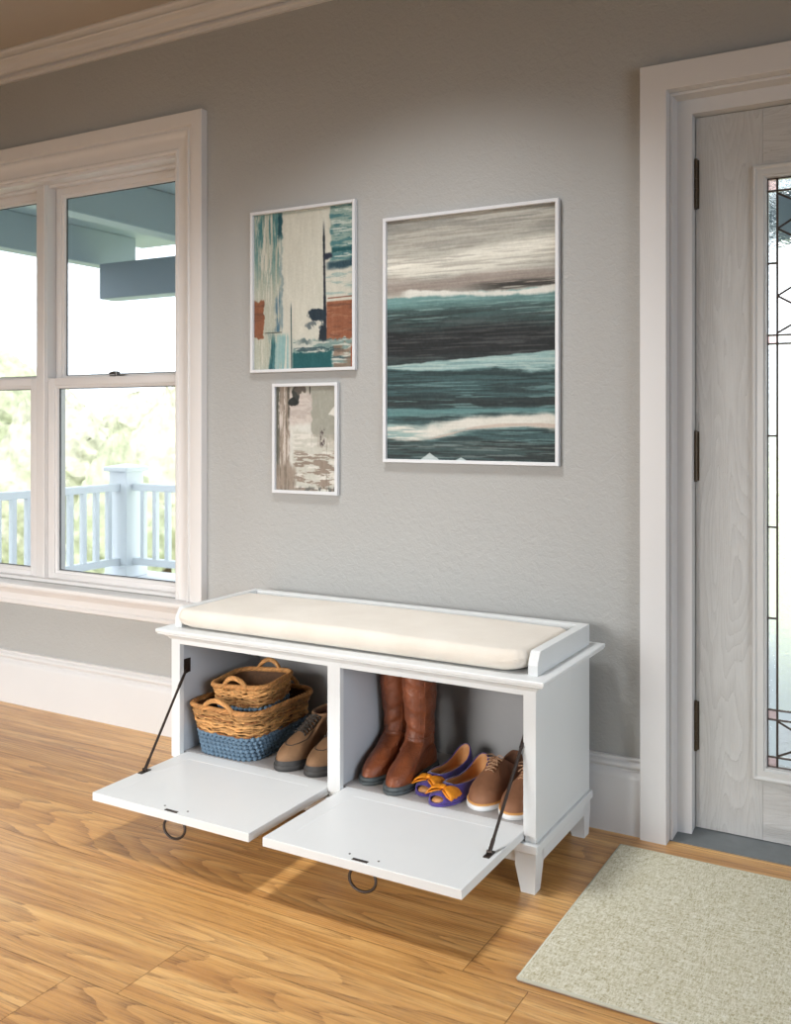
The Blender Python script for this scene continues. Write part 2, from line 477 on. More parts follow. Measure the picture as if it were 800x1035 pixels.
def sash(parent, x0, x1, z0, z1, y0, y1, sw, tw, bw, name):
    s = MB()
    prof = None
    s.box(x0, x0+sw, y0, y1, z0, z1, .002); s.box(x1-sw, x1, y0, y1, z0, z1, .002)
    s.box(x0+sw-.001, x1-sw+.001, y0, y1, z1-tw, z1, .002); s.box(x0+sw-.001, x1-sw+.001, y0, y1, z0, z0+bw, .002)
    # stepped glazing bead
    gx0, gx1, gz0, gz1 = x0+sw, x1-sw, z0+bw, z1-tw
    frame_sweep(s, [(0.001, -y0-.004), (-.010, -y0-.008), (-.012, -y0-.016), (0.001, -y0-.016)], gx0, gx1, gz0, gz1)
    o = s.build(name, M['sash'], parent, auto=30)
    g = MB(); frame_sweep(g, [(-.010, -y0-.0165), (-.0145, -y0-.0165), (-.0145, -y0-.022), (-.010, -y0-.022)], gx0, gx1, gz0, gz1)
    g.build('glazing_gasket', M['gasket'], o)
    MB().box(gx0+.012, gx1-.012, y0+.0185, y0+.0205, gz0+.012, gz1-.012).build('glass', M['glass'], o)
    return o
def window(name, x0, x1, label):
    w = empty(name, (0, 0, 0)); struct(w, label)
    sash(w, x0, x1, 1.325, 2.166, .098, .132, .034, .034, .036, 'upper_sash')
    lo = sash(w, x0+.001, x1-.001, .524, 1.361, .055, .090, .040, .032, .024, 'lower_sash')
    # cam lock on the meeting rail
    l = MB(); xc = (x0+x1)/2
    l.box(xc-.028, xc+.028, .060, .082, 1.361, 1.366, .001)
    l.cyl((xc+.006, .070, 1.366), (xc+.006, .070, 1.380), .011, 14)
    l.tube([(xc+.006, .070, 1.376), (xc-.012, .066, 1.377), (xc-.030, .062, 1.373)], [.006, .005, .004], 8)
    l.build('sash_lock', M['steel'], w, auto=30)
    return w
window('window_1', WX0+.012, -3.347, 'left half of the double-hung window')
window('window_2', -3.283, WX1-.012, 'right half of the double-hung window')

# ------------------------------------------------------------------ door
def door():
    c = MB()
    prof = [(0, 0), (0, .035), (.0015, .0365), (.0725, .0365), (.074, .035), (.074, 0)]
    frame_sweep(c, prof, DX0, DX1, 0, DZ1, closed=False)
    struct(c.build('trim_5', M['trim'], auto=30), 'flat white casing around the entry door')
    j = MB()
    jp = [(.0, -.002), (-.006, -.001), (-.008, -.003), (-.008, -.060), (-.048, -.062), (-.048, -.100), (-.048, -.150), (0, -.150)]
    frame_sweep(j, jp, DX0, DX1, .0, DZ1, closed=False)
    struct(j.build('trim_6', M['trim'], auto=30), 'door jamb with its stepped stop')
    d = empty('door_1', (0, 0, 0)); struct(d, 'white embossed entry door with a leaded glass lite')
    x0, x1, z0, z1 = DX0+.050, DX1-.050, .012, DZ1-.050
    lx0, lx1, lz0, lz1 = -.452, .082, .206, 1.868        # hole for the lite
    y0, y1 = .103, .147
    MB().box(x0, lx0, y0, y1, z0, z1, .001).build('stile', M['doorv'], d)
    MB().box(lx1, x1, y0, y1, z0, z1, .001).build('stile', M['doorv'], d)
    MB().box(lx0+.0002, lx1-.0002, y0, y1, z0, lz0, .001).build('rail', M['doorh'], d)
    MB().box(lx0+.0002, lx1-.0002, y0, y1, lz1, z1, .001).build('rail', M['doorh'], d)
    lf = MB()
    frame_sweep(lf, [(.026, -y0), (.026, -y0+.010), (.022, -y0+.014), (.018, -y0+.014), (.014, -y0+.009), (.006, -y0+.011), (-.003, -y0+.012), (-.006, -y0+.007), (-.009, -y0+.006), (-.011, -y0-.004), (-.011, -y0-.040), (.0, -y0-.040), (0, -y0)], lx0, lx1, lz0, lz1)
    lite = lf.build('lite_frame', M['doortrim'], d, auto=30)
    # leaded glass
    gx0, gx1, gz0, gz1 = lx0+.010, lx1-.010, lz0+.010, lz1-.010
    ci0, ci1 = -.415, .045                                # vertical cames
    zs = [gz0, .246, .350, .377, .632, .886, 1.140, 1.396, 1.420, 1.620, 1.821, gz1]
    yg = .112
    cm = MB()
    def bar(xa, xb, za, zb): cm.box(xa, xb, yg-.003, yg+.003, za, zb, .0012)
    for x in (ci0, ci1): bar(x-.003, x+.003, gz0, gz1)
    for z in (gz0+.002, gz1-.002): bar(gx0, gx1, z-.003, z+.003)
    for x in (gx0+.001, gx1-.001): bar(x-.0025, x+.0025, gz0, gz1)
    for z in zs[1:-1]:
        full = z in (.246, .350, .377, 1.396, 1.420, 1.821)
        if full: bar(gx0, gx1, z-.0026, z+.0026)
        else: bar(gx0, ci0, z-.0026, z+.0026); bar(ci1, gx1, z-.0026, z+.0026)
    def came_curve(pts): cm.tube([(x, yg, z) for x, z in pts], .0030, 6)
    W = ci1-ci0
    # upper panel: two crossing waves forming ovals
    za, zb = 1.420, 1.821
    for zn in (1.716, 1.529):
        for s in (1, -1):
            came_curve([(ci0+W*i/50, zn+s*.088*math.sin(PI*i/50)) for i in range(51)])
    for s in (1, -1):
        zc_ = 1.821 if s > 0 else 1.420
        pts = [(ci0+W*i/40, zc_-s*.085*math.sin(PI*i/40)-s*.006) for i in range(41)]
        came_curve(pts)
    for cx_, cz_, rx, rz in ((ci0+W/2, 1.623, .06, .085),):
        cm.tube([(cx_+rx*math.cos(a), yg, cz_+rz*math.sin(a)) for a in [2*PI*i/40 for i in range(40)]], .003, 6, closed=True)
    # lower panel
    for s in (1, -1):
        zc_ = .350 if s > 0 else .246
        pts = [(ci0+W*i/40, zc_-s*(.075*math.sin(PI*i/40)+.003)) for i in range(41)]
        came_curve(pts)
    cmo = cm.build('came', M['lead'], lite, auto=40)
    def pane(name, mat, xa, xb, zl, zh): MB().box(xa, xb, yg-.0015, yg+.0015, zl, zh, .0006).build(name, mat, lite)
    for xa, xb in ((gx0, ci0-.003), (ci1+.003, gx1)):
        prev = gz0
        for k in range(len(zs)-1):
            pk = (k in (0, 2, 7, 10))
            if k == 10: pk = True
            pane('pink_pane' if pk else 'border_pane', M['g_pink'] if pk else M['g_border'], xa+.002, xb, zs[k]+.003, zs[k+1]-.003)
    pane('bevelled_pane', M['g_bevel'], ci0+.003, ci1-.003, .250, .347)
    pane('textured_pane', M['g_border'], ci0+.003, ci1-.003, .353, .374)
    pane('textured_pane', M['g_border'], ci0+.003, ci1-.003, gz0+.003, .243)
    pane('textured_pane', M['g_center'], ci0+.003, ci1-.003, .380, 1.393)
    pane('textured_pane', M['g_border'], ci0+.003, ci1-.003, 1.399, 1.417)
    pane('bevelled_pane', M['g_bevel'], ci0+.003, ci1-.003, 1.423, 1.818)
    pane('textured_pane', M['g_border'], ci0+.003, ci1-.003, 1.824, gz1-.003)
    # hinges
    for za, zb in ((.236, .375), (1.010, 1.151), (1.792, 1.932)):
        h = MB(); n = 5
        for k in range(n):
            a = za+(zb-za)*k/n; b_ = za+(zb-za)*(k+1)/n
            h.cyl((x0+.001, y0-.007, a+.0008), (x0+.001, y0-.007, b_-.0008), .0072, 14)
        h.cyl((x0+.001, y0-.007, za-.003), (x0+.001, y0-.007, zb+.003), .0045, 10)
        h.box(x0+.001, x0+.010, y0-.0025, y0+.002, za, zb, .0005)
        ho = h.build('hinge', M['brass'], d, auto=40)
    # lever on the far stile
    k = MB(); k.cyl((x1-.07, y0, .98), (x1-.07, y0-.012, .98), .032, 24); k.cyl((x1-.07, y0-.01, .98), (x1-.07, y0-.05, .98), .010, 14)
    k.tube([(x1-.07, y0-.05, .98), (x1-.12, y0-.052, .978), (x1-.18, y0-.05, .98)], [.010, .009, .008], 12)
    k.build('door_handle', M['brass'], d, auto=40)
    # threshold
    t = MB().prism([(.0, -.02), (.0, .002), (.06, .005), (.098, .010), (.16, .010), (.16, -.02)], DX0+.0, DX1-.0, 'x')
    struct(t.build('trim_7', M['threshold'], auto=30), 'grey door threshold')
door()

# ------------------------------------------------------------------ pictures
def sm(a, b, x):
    t = np.clip((x-a)/(b-a), 0, 1); return t*t*(3-2*t)
class VN:
    def __init__(s, seed): s.r = np.random.RandomState(seed); s.t = s.r.rand(256, 256)
    def n(s, x, y):
        xi = np.floor(x).astype(int); yi = np.floor(y).astype(int); fx = x-xi; fy = y-yi
        fx = fx*fx*(3-2*fx); fy = fy*fy*(3-2*fy)
        g = lambda i, j: s.t[i % 256, j % 256]
        return (g(xi, yi)*(1-fx)+g(xi+1, yi)*fx)*(1-fy)+(g(xi, yi+1)*(1-fx)+g(xi+1, yi+1)*fx)*fy
    def fbm(s, x, y, o=4):
        a = .5; t = 0; m = 0
        for k in range(o):
            t = t+a*s.n(x*2**k+17*k, y*2**k+31*k); m += a; a *= .55
        return t/m
def C3(*c): return np.array(c, float)/255
def lay(img, mask, col):
    m = np.clip(mask, 0, 1)[..., None]
    return img*(1-m)+(col if getattr(col, 'ndim', 1) == 3 else C3(*col))*m
def paint_sea(X, Y):
    v = VN(5)
    st = lambda fx, fy, o=6, s=0: v.fbm(X*fx+s, Y*fy+s*3.1, o)
    nb = lambda a, s=0: a*(st(3.0, 26, 6, s)-.5)          # brush-edge wobble
    dry = lambda lo, hi, s=0: sm(lo, hi, st(4, 150, 4, s))   # dry-brush streaks
    lump = lambda a, s=0: a*(st(14, 9, 6, s)-.5)
    img = np.zeros(X.shape+(3,))+C3(158, 158, 150)
    img = lay(img, sm(.40, .62, st(1.6, 22, 5, 3)), (186, 184, 174))
    img = lay(img, .6*sm(.22, .0, Y+nb(.2, 2))*sm(.45, .6, st(3, 60, 4, 8)), (132, 132, 126))
    c0 = .215-.05*X
    img = lay(img, sm(.085, .02, np.abs(Y-c0-.01)+nb(.09, 4)), (226, 224, 212))
    img = lay(img, .8*sm(.03, .008, np.abs(Y-c0+.015)+nb(.05, 6))*dry(.4, .6, 2), (240, 238, 226))
    img = lay(img, .45*dry(.52, .68, 5)*(Y < .3), (146, 142, 134))
    img = lay(img, .85*sm(.045, .008, np.abs(Y-.278)+nb(.05, 9)), (150, 138, 130))
    img = lay(img, sm(.020, .004, np.abs(Y-.303)+nb(.03, 12))*sm(.4, .75, X)*dry(.25, .45, 4), (62, 60, 56))
    edge = .322+lump(.02, 3)
    cs = np.zeros_like(img)+C3(54, 74, 74)
    cs = lay(cs, sm(.115, .01, Y-.32+nb(.10, 11)), (116, 156, 154))
    cs = lay(cs, .75*sm(.35, .42, Y)*dry(.38, .52, 21), (46, 58, 58))
    cs = lay(cs, .5*dry(.56, .66, 25)*sm(.5, .40, Y), (150, 182, 178))
    cs = lay(cs, .95*sm(.085, .03, np.abs(Y-.53)+nb(.08, 13)), (30, 33, 35))
    cs = lay(cs, .55*dry(.54, .64, 31)*sm(.12, .05, np.abs(Y-.51)), (84, 86, 86))
    cs = lay(cs, .5*sm(.55, .60, Y)*dry(.4, .6, 35), (74, 92, 92))
    top = .608-.040*X+lump(.008, 6)
    band = sm(-.003, .003, Y-top)*sm(.012, .0, Y-top-(.012+.058*X)+nb(.05, 8))
    cs = lay(cs, sm(.0, .02, Y-top), (60, 88, 90))
    cs = lay(cs, sm(.0, .02, Y-top)*dry(.42, .6, 41)*.8, (38, 56, 58))
    cs = lay(cs, band, (150, 182, 180)); cs = lay(cs, band*.6*dry(.5, .6, 33), (186, 204, 200)); cs = lay(cs, band*.5*dry(.56, .64, 37), (104, 140, 142))
    cs = lay(cs, .9*sm(.03, .006, np.abs(Y-.765)+nb(.03, 43)), (36, 46, 47)); cs = lay(cs, .7*dry(.58, .68, 44)*sm(.66, .70, Y), (112, 146, 146))
    cs = lay(cs, .8*sm(.02, .004, np.abs(Y-.805+.01*X)+nb(.04, 47)), (104, 148, 148))
    f = Y-(.885-.035*sm(.15, .55, X)+.012*np.sin(X*6))
    cs = lay(cs, sm(.045, .012, np.abs(f)+nb(.07, 51)), (150, 176, 172))
    cs = lay(cs, sm(.040, .010, np.abs(f+.004)+nb(.06, 53)+lump(.02, 54))*sm(.12, .3, X+.25*dry(.4, .6, 55)), (220, 218, 208))
    cs = lay(cs, .8*sm(.008, .002, np.abs(f-.028+.015*X)+nb(.02, 57)), (196, 178, 164))
    low = sm(.912, .926, Y+nb(.05, 71))
    cs = lay(cs, low*.95, (58, 78, 78)); cs = lay(cs, low*.8*dry(.45, .6, 73), (36, 44, 44)); cs = lay(cs, low*.6*dry(.58, .7, 75), (128, 144, 142))
    hill = np.maximum(sm(.0, .004, Y-.968-.030*np.abs((X-.27)/.06)-lump(.012, 1)), sm(.0, .004, Y-.985-.014*np.abs((X-.46)/.04)))
    cs = lay(cs, hill, (192, 204, 202))
    img = lay(img, sm(-.003, .004, Y-edge), cs)
    foam = sm(.018, .005, np.abs(Y-.322+.012*np.sin(X*5+1))+nb(.028, 81)+lump(.02, 82))*sm(.07, .14, X)
    img = lay(img, foam, (224, 224, 216))
    return np.clip(img+(st(5, 190, 3, 90)[..., None]-.5)*.10+(st(90, 120, 2, 91)[..., None]-.5)*.05, 0, 1)
def paint_city(X, Y):
    v = VN(11)
    st = lambda fx, fy, o=6, s=0: v.fbm(X*fx+s, Y*fy+s*3.1, o)
    img = np.zeros(X.shape+(3,))+C3(208, 207, 194)
    jx = X+.05*(st(5, 22, 6, 5)-.5); jy = Y+.05*(st(22, 5, 6, 9)-.5)
    dv = lambda lo, hi, s=0: sm(lo, hi, st(60, 5, 5, s))
    dh = lambda lo, hi, s=0: sm(lo, hi, st(6, 60, 5, s))
    lc = sm(.31, .26, jx)
    img = lay(img, lc*.8, (176, 180, 164)); img = lay(img, lc*dv(.42, .60, 1)*sm(.62, .05, Y+.3*(st(20, 3, 5, 2)-.5)), (72, 124, 126))
    img = lay(img, lc*dv(.55, .66, 4), (206, 204, 190))
    img = lay(img, sm(.035, .012, np.abs(jx-.27)+.03*(st(12, 12, 5, 3)-.5))*sm(.20, .14, jy), (30, 76, 86))
    img = lay(img, sm(.112, .10, jx)*sm(.545, .56, jy)*sm(.80, .79, jy), (140, 90, 64)); img = lay(img, sm(.112, .10, jx)*sm(.56, .57, jy)*sm(.79, .78, jy)*dh(.5, .65, 6)*.6, (106, 70, 54))
    img = lay(img, sm(.05, .01, np.abs(jx-.26))*sm(.45, .6, Y)*sm(.765, .755, Y)*dv(.35, .5, 7), (76, 112, 132))
    img = lay(img, sm(.045, .02, np.abs(jx-.19-.03*(Y-.9)))*sm(.72, .86, Y)*dv(.25, .45, 8), (34, 88, 94))
    img = lay(img, sm(.02, .006, np.abs(jx-.285))*sm(.1, .4, Y)*sm(.75, .7, Y)*.7, (130, 152, 156))
    img = lay(img, sm(.004, .0015, np.abs(Y-.765))*sm(.1, .13, X)*sm(.30, .28, X), (60, 60, 56))
    img = lay(img, sm(.008, .003, np.abs(X-.375-.015*Y))*sm(.56, .64, Y)*dv(.2, .4, 2), (48, 76, 84))
    img = lay(img, sm(.12, .3, X)*sm(.38, .34, X)*sm(.76, .80, Y)*dv(.4, .55, 44), (142, 180, 180))
    tr = sm(.765, .79, jx)*sm(.36, .33, jy)
    img = lay(img, tr, (142, 166, 158)); img = lay(img, tr*dh(.44, .58, 21), (78, 124, 128)); img = lay(img, tr*dh(.60, .66, 23), (186, 198, 190))
    img = lay(img, sm(.71, .78, X)*sm(.035, .01, np.abs(Y-.355-.01*X)+.04*(st(8, 14, 5, 24)-.5)), (44, 72, 84)); img = lay(img, sm(.78, .8, X)*sm(.022, .006, np.abs(Y-.275)+.03*(st(8, 20, 5, 25)-.5)), (32, 84, 90))
    img = lay(img, sm(.70, .74, X)*sm(.38, .40, Y)*sm(.60, .58, Y)*dh(.5, .62, 26)*.6, (140, 170, 168))
    img = lay(img, sm(.014, .005, np.abs(X-.708-.02*Y)+.010*(st(3, 30, 5, 8)-.5)-.004*sm(.2, .7, Y))*sm(.06, .2, Y)*sm(.86, .84, Y), (30, 38, 50))
    img = lay(img, sm(.06, .03, np.hypot((jx-.745)*1.2, (Y-.31)*2.4)+.05*(st(20, 20, 5, 12)-.5)), (40, 48, 64))
    bl = lambda cx, cy, rx, ry, s: sm(1.05, .8, np.hypot((X-cx)/rx, (Y-cy)/ry)+1.1*(st(16, 16, 6, s)-.5))
    img = lay(img, bl(.65, .665, .10, .042, 13), (34, 50, 62)); img = lay(img, bl(.70, .80, .045, .07, 14), (30, 40, 50)); img = lay(img, .7*bl(.62, .73, .09, .03, 15)*sm(.5, .56, st(40, 40, 3, 3)), (70, 84, 92))
    rb = sm(.735, .742, X+.004*(st(3, 40, 4, 2)-.5))*sm(.595, .605, Y+.012*X)*sm(.835, .815, jy)
    img = lay(img, rb, (146, 92, 66)); img = lay(img, rb*.7*dh(.52, .66, 31), (112, 74, 58)); img = lay(img, rb*.5*dh(.62, .68, 33), (172, 122, 94))
    img = lay(img, sm(.74, .76, X)*sm(.006, .002, np.abs(Y-.585+.02*X)), (140, 92, 74))
    bt = sm(.395, .41, X)*sm(.81, .835, jy)
    img = lay(img, bt*.9, (116, 144, 140)); img = lay(img, bt*dh(.50, .58, 14), (198, 202, 192)); img = lay(img, bt*dh(.60, .66, 17)*.8, (44, 74, 82))
    img = lay(img, sm(.39, .41, X)*sm(.80, .77, jx)*sm(.893, .903, jy), (30, 90, 94)); img = lay(img, sm(.40, .60, X)*sm(.62, .5, X)*sm(.02, .008, np.abs(jy-.835)), (34, 60, 68))
    img = lay(img, sm(.79, .81, jx)*sm(.84, .86, jy)*.75*dh(.35, .55, 19), (132, 104, 86))
    img = lay(img, sm(.965, .975, X)*sm(.86, .88, Y), (150, 84, 52))
    img = lay(img, sm(.03, .0, Y)*.5*dh(.3, .5, 60), (120, 150, 146))
    return np.clip(img+(st(50, 8, 4, 90)[..., None]-.5)*.07+(st(90, 120, 2, 91)[..., None]-.5)*.05, 0, 1)
def paint_small(X, Y):
    v = VN(23)
    st = lambda fx, fy, o=6, s=0: v.fbm(X*fx+s, Y*fy+s*3.1, o)
    jx = X+.07*(st(5, 14, 6, 5)-.5); jy = Y+.06*(st(14, 5, 6, 9)-.5)
    dv = lambda lo, hi, s=0: sm(lo, hi, st(40, 4, 5, s))
    dh = lambda lo, hi, s=0: sm(lo, hi, st(5, 36, 5, s))
    img = np.zeros(X.shape+(3,))+C3(160, 160, 148)
    lc = sm(.27, .20, jx)
    img = lay(img, lc, (150, 136, 122)); img = lay(img, lc*dv(.42, .56, 2)*sm(.75, .3, Y), (80, 76, 66)); img = lay(img, sm(.09, .02, X)*.8, (84, 86, 76))
    img = lay(img, dv(.56, .64, 7)*sm(.42, .2, X), (202, 192, 182))
    wt = sm(.20, .26, jx)*sm(.61, .57, jx)*sm(.02, .12, jy)
    img = lay(img, wt*.95, (206, 196, 188)); img = lay(img, wt*dh(.5, .6, 12)*.6, (182, 170, 162)); img = lay(img, wt*sm(.34, .40, jy), (216, 216, 208))
    low = sm(.43, .47, jy+.14*(.5-X))*sm(.24, .32, jx)
    img = lay(img, low, (200, 199, 188)); img = lay(img, low*dh(.50, .60, 33), (222, 219, 210))
    img = lay(img, low*dh(.56, .62, 35)*sm(.58, .66, Y)*.85, (138, 122, 108))
    img = lay(img, sm(.58, .60, X)*sm(.45, .47, Y)*sm(.60, .57, Y)*.6*dv(.4, .55, 36), (176, 170, 158))
    bl = lambda cx, cy, rx, ry, s: sm(1.05, .85, np.hypot((X-cx)/rx, (Y-cy)/ry)+1.2*(st(16, 12, 6, s)-.5))
    img = lay(img, bl(.34, .07, .06, .11, 3), (58, 60, 56)); img = lay(img, bl(.29, .15, .09, .04, 4), (38, 42, 40)); img = lay(img, bl(.40, .03, .08, .05, 5), (96, 90, 82))
    img = lay(img, sm(.015, .004, np.abs(X-.57))*sm(.10, .05, Y), (66, 62, 56))
    img = lay(img, sm(.06, .01, np.abs(jx-.78))*sm(.38, .42, Y)*sm(.60, .55, Y)*sm(.48, .56, st(26, 26, 4, 4)), (92, 82, 80))
    img = lay(img, sm(.012, .0, np.abs(X-.84))*sm(.5, .6, Y)*dv(.4, .5, 9)*.6, (110, 104, 96))
    img = lay(img, sm(.0, .02, X-.86-.10*np.abs(Y-.27)/.08)*sm(.18, .20, jy)*sm(.29, .27, jy), (224, 222, 212))
    img = lay(img, sm(.36, .28, jx)*sm(.72, .80, jy), (156, 142, 128)); img = lay(img, sm(.36, .28, jx)*sm(.72, .8, jy)*dv(.5, .6, 10)*.8, (120, 110, 98))
    img = lay(img, sm(.94, .98, jy)*sm(.3, .5, X)*sm(.45, .55, st(30, 20, 4, 8)), (104, 104, 98))
    return np.clip(img+(st(30, 30, 4, 12)[..., None]-.5)*.08, 0, 1)
def picture(name, x0, x1, z0, z1, nx, nz, fn, label, fw=.011):
    p = empty(name, ((x0+x1)/2, 0, z0)); cx, cz = (x0+x1)/2, z0
    tag(p, label, 'picture', 'framed abstract prints on the wall')
    f = MB(); d0, d1 = .003, .019
    frame_sweep(f, [(0, d0), (0, d1-.001), (-.001, d1), (-fw+.001, d1), (-fw, d1-.001), (-fw, d0)], x0-cx, x1-cx, z0-cz, z1-cz)
    f.box(x0-cx+.005, x1-cx-.005, -.004, -.0005, z0-cz+.005, z1-cz-.005)
    f.build('frame', M['frame'], p)
    X, Z = np.meshgrid(np.linspace(0, 1, nx), np.linspace(0, 1, nz))
    img = fn(X, Z)
    img = img*.90; imgl = np.where(img <= .04045, img/12.92, ((img+.055)/1.055)**2.4)
    w = x1-x0-2*fw+.002; h = z1-z0-2*fw+.002
    co = np.stack([X*w-w/2, np.full(X.shape, -.0075), (1-Z)*h+fw-.001], -1).reshape(-1, 3)
    idx = np.arange(nx*nz).reshape(nz, nx)
    fs = np.stack([idx[:-1, :-1], idx[1:, :-1], idx[1:, 1:], idx[:-1, 1:]], -1).reshape(-1, 4)
    me = bpy.data.meshes.new('print'); me.from_pydata(co.tolist(), [], fs.tolist())
    # back faces of the canvas board
    at = me.color_attributes.new('tint', 'FLOAT_COLOR', 'POINT')
    at.data.foreach_set('color', np.concatenate([imgl.reshape(-1, 3), np.ones((nx*nz, 1))], 1).astype(np.float32).ravel())
    o = link('print', me, M['paint'], p)
    md = o.modifiers.new('thick', 'SOLIDIFY'); md.thickness = .003; md.offset = -1
    return p
picture('framed_picture', -1.6115, -1.0064, 1.047, 1.8437, 300, 400, paint_sea, 'large white-framed print of a dark teal sea under a pale grey sky')
picture('framed_picture', -2.158, -1.719, 1.352, 1.921, 230, 300, paint_city, 'medium white-framed abstract in cream, teal and rust, above the small picture')
picture('framed_picture', -2.0615, -1.789, .9306, 1.312, 150, 210, paint_small, 'small white-framed beige and grey abstract, lowest of the three')

# ------------------------------------------------------------------ rug
def rug():
    r = empty('entry_rug', (-.17, -.48, 0)); tag(r, 'heathered beige and pale green flat-woven rug in front of the door', 'rug')
    x0, x1, y0, y1 = -.795+.17, .45+.17, -.855+.48, -.106+.48
    bm_ = MB(); nx, ny = 60, 40; vs = []; rng = random.Random(2)
    bm_.box(x0+.004, x1-.004, y0+.004, y1-.004, .0025, .0085, .0015)
    bm_.build('pile', M['rug'], r)
    e = MB(); 
    pts = [(x0+.004, y0+.004), (x1-.004, y0+.004), (x1-.004, y1-.004), (x0+.004, y1-.004)]
    for i in range(4):
        a, b_ = pts[i], pts[(i+1) % 4]
        e.tube([(a[0], a[1], .0055), (b_[0], b_[1], .0055)], .0036, 8)
    e.build('edge_binding', M['rugedge'], r, smooth=True)
    MB().box(x0+.003, x1-.003, y0+.003, y1-.003, .0003, .0028, .0005).build('backing', M['rugback'], r)
rug()

# ------------------------------------------------------------------ storage bench
BX0, BX1 = -2.095, -.893
BYF, BYB = -.487, -.065
def bench():
    b = empty('storage_bench', ((BX0+BX1)/2, (BYF+BYB)/2, 0))
    cx, cy = b.location.x, b.location.y
    tag(b, 'white two-door storage bench with both flap doors lowered open', 'bench')
    off = (-cx, -cy, 0)
    def bd(mb, name, mat=M['white'], parent=b, **k):
        for i, v in enumerate(mb.v):
            mb.v[i] = (v[0]-cx, v[1]-cy, v[2])
        return mb.build(name, mat, parent, **k)
    T = .018
    # side panels (frame and panel)
    for nm, xa, xb, out in (('side_panel', BX0+.003, BX0+.021, -1), ('side_panel', BX1-.021, BX1-.003, 1)):
        bd(MB().box(xa, xb, BYF+.012, BYB, .120, .512, .001), nm)
    # interior lining panels
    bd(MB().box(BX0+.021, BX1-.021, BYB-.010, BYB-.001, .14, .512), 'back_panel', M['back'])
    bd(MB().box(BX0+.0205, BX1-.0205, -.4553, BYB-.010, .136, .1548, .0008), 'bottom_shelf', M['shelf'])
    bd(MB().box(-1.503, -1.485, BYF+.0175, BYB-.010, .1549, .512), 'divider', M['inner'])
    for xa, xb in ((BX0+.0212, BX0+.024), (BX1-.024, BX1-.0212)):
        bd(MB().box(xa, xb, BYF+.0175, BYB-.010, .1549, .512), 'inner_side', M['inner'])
    # face frame
    for xa, xb in ((BX0, -2.061), (-1.515, -1.473), (-.927, BX1)):
        bd(MB().box(xa, xb, BYF-.001, BYF+.018, .143, .515, .0012), 'stile')
        bd(MB().box(xa+.002, xb-.002, BYF+.006, BYF+.030, .1263, .1434), 'stile_block')
    bd(MB().box(-2.0612, -.9268, BYF+.0005, BYF+.017, .494, .515, .001), 'top_rail')
    bd(MB().box(-2.0612, -.9268, BYF+.0125, BYF+.03, .1268, .1312, .0008), 'bottom_rail')
    # base plinth plate
    bd(MB().box(BX0-.006, BX1+.006, BYF-.010, BYB+.004, .103, .1265, .003), 'base_plate')
    # aprons
    bd(MB().box(BX0+.05, BX1-.05, BYF+.012, BYF+.030, .069, .1035, .001), 'apron')
    bd(MB().box(BX0+.05, BX1-.05, BYB-.028, BYB-.010, .069, .1035, .001), 'apron')
    for xa, xb in ((BX0+.001, BX0+.019), (BX1-.019, BX1-.001)):
        bd(MB().box(xa, xb, BYF+.05, BYB-.05, .069, .1035, .001), 'apron')
    # tapered legs
    w, t = .055, .037
    for sx in (0, 1):
        for sy in (0, 1):
            x = BX1-.001 if sx else BX0+.001; dx = -1 if sx else 1
            y = BYF-.001 if not sy else BYB; dy = 1 if not sy else -1
            def ring(ww, ox, z): return [(x+dx*ox, y+dy*ox, z), (x+dx*(ox+ww), y+dy*ox, z), (x+dx*(ox+ww), y+dy*(ox+ww), z), (x+dx*ox, y+dy*(ox+ww), z)]
            vs = ring(t, .0035, 0)+ring(w, 0, .069)+ring(w, 0, .1032)
            fs = [(0, 1, 2, 3), (8, 9, 10, 11)]+[(k*4+i, k*4+(i+1) % 4, (k+1)*4+(i+1) % 4, (k+1)*4+i) for k in (0, 1) for i in range(4)]
            bd(MB().add(vs, fs), 'leg')
    # top with moulded edge
    tp = MB()
    X0, X1, Y0, Y1 = BX0-.036, BX1+.032, -.520, -.030
    prof = [(-.036, .5055), (-.030, .508), (-.026, .514), (-.018, .5205), (-.010, .5235), (-.004, .525), (-.004, .5285), (-.001, .5300), (0, .532), (0, .539), (-.002, .541)]
    vs = []
    for o, z in prof:
        vs += [(X0-o, Y0-o, z), (X1+o, Y0-o, z), (X1+o, Y1, z), (X0-o, Y1, z)]
    n = len(prof); fs = []
    for i in range(n-1):
        for k in range(4): fs.append((i*4+k, i*4+(k+1) % 4, (i+1)*4+(k+1) % 4, (i+1)*4+k))
    fs.append((3, 2, 1, 0)); fs.append(tuple((n-1)*4+k for k in range(4)))
    bd(tp.add(vs, fs), 'seat_top', auto=25)
    # cushion tray: two end boards with sloped noses and a back board
    tx0, tx1 = BX0-.003, BX1-.003
    tyf, tyb, z0, z1 = -.468, -.092, .5405, .600
    for xa, xb in ((tx0, tx0+.026), (tx1-.026, tx1)):
        e = MB().prism([(tyf, z0), (tyf, z0+.026), (tyf+.003, z0+.036), (tyf+.016, z1-.004), (tyf+.022, z1), (tyb, z1), (tyb, z0)], xa, xb, 'x')
        eo = bd(e, 'tray_end')
        m = eo.modifiers.new('bev', 'BEVEL'); m.width = .0012; m.segments = 2
    bd(MB().box(tx0, tx1, tyb, tyb+.028, z0, z1, .0012), 'tray_back')
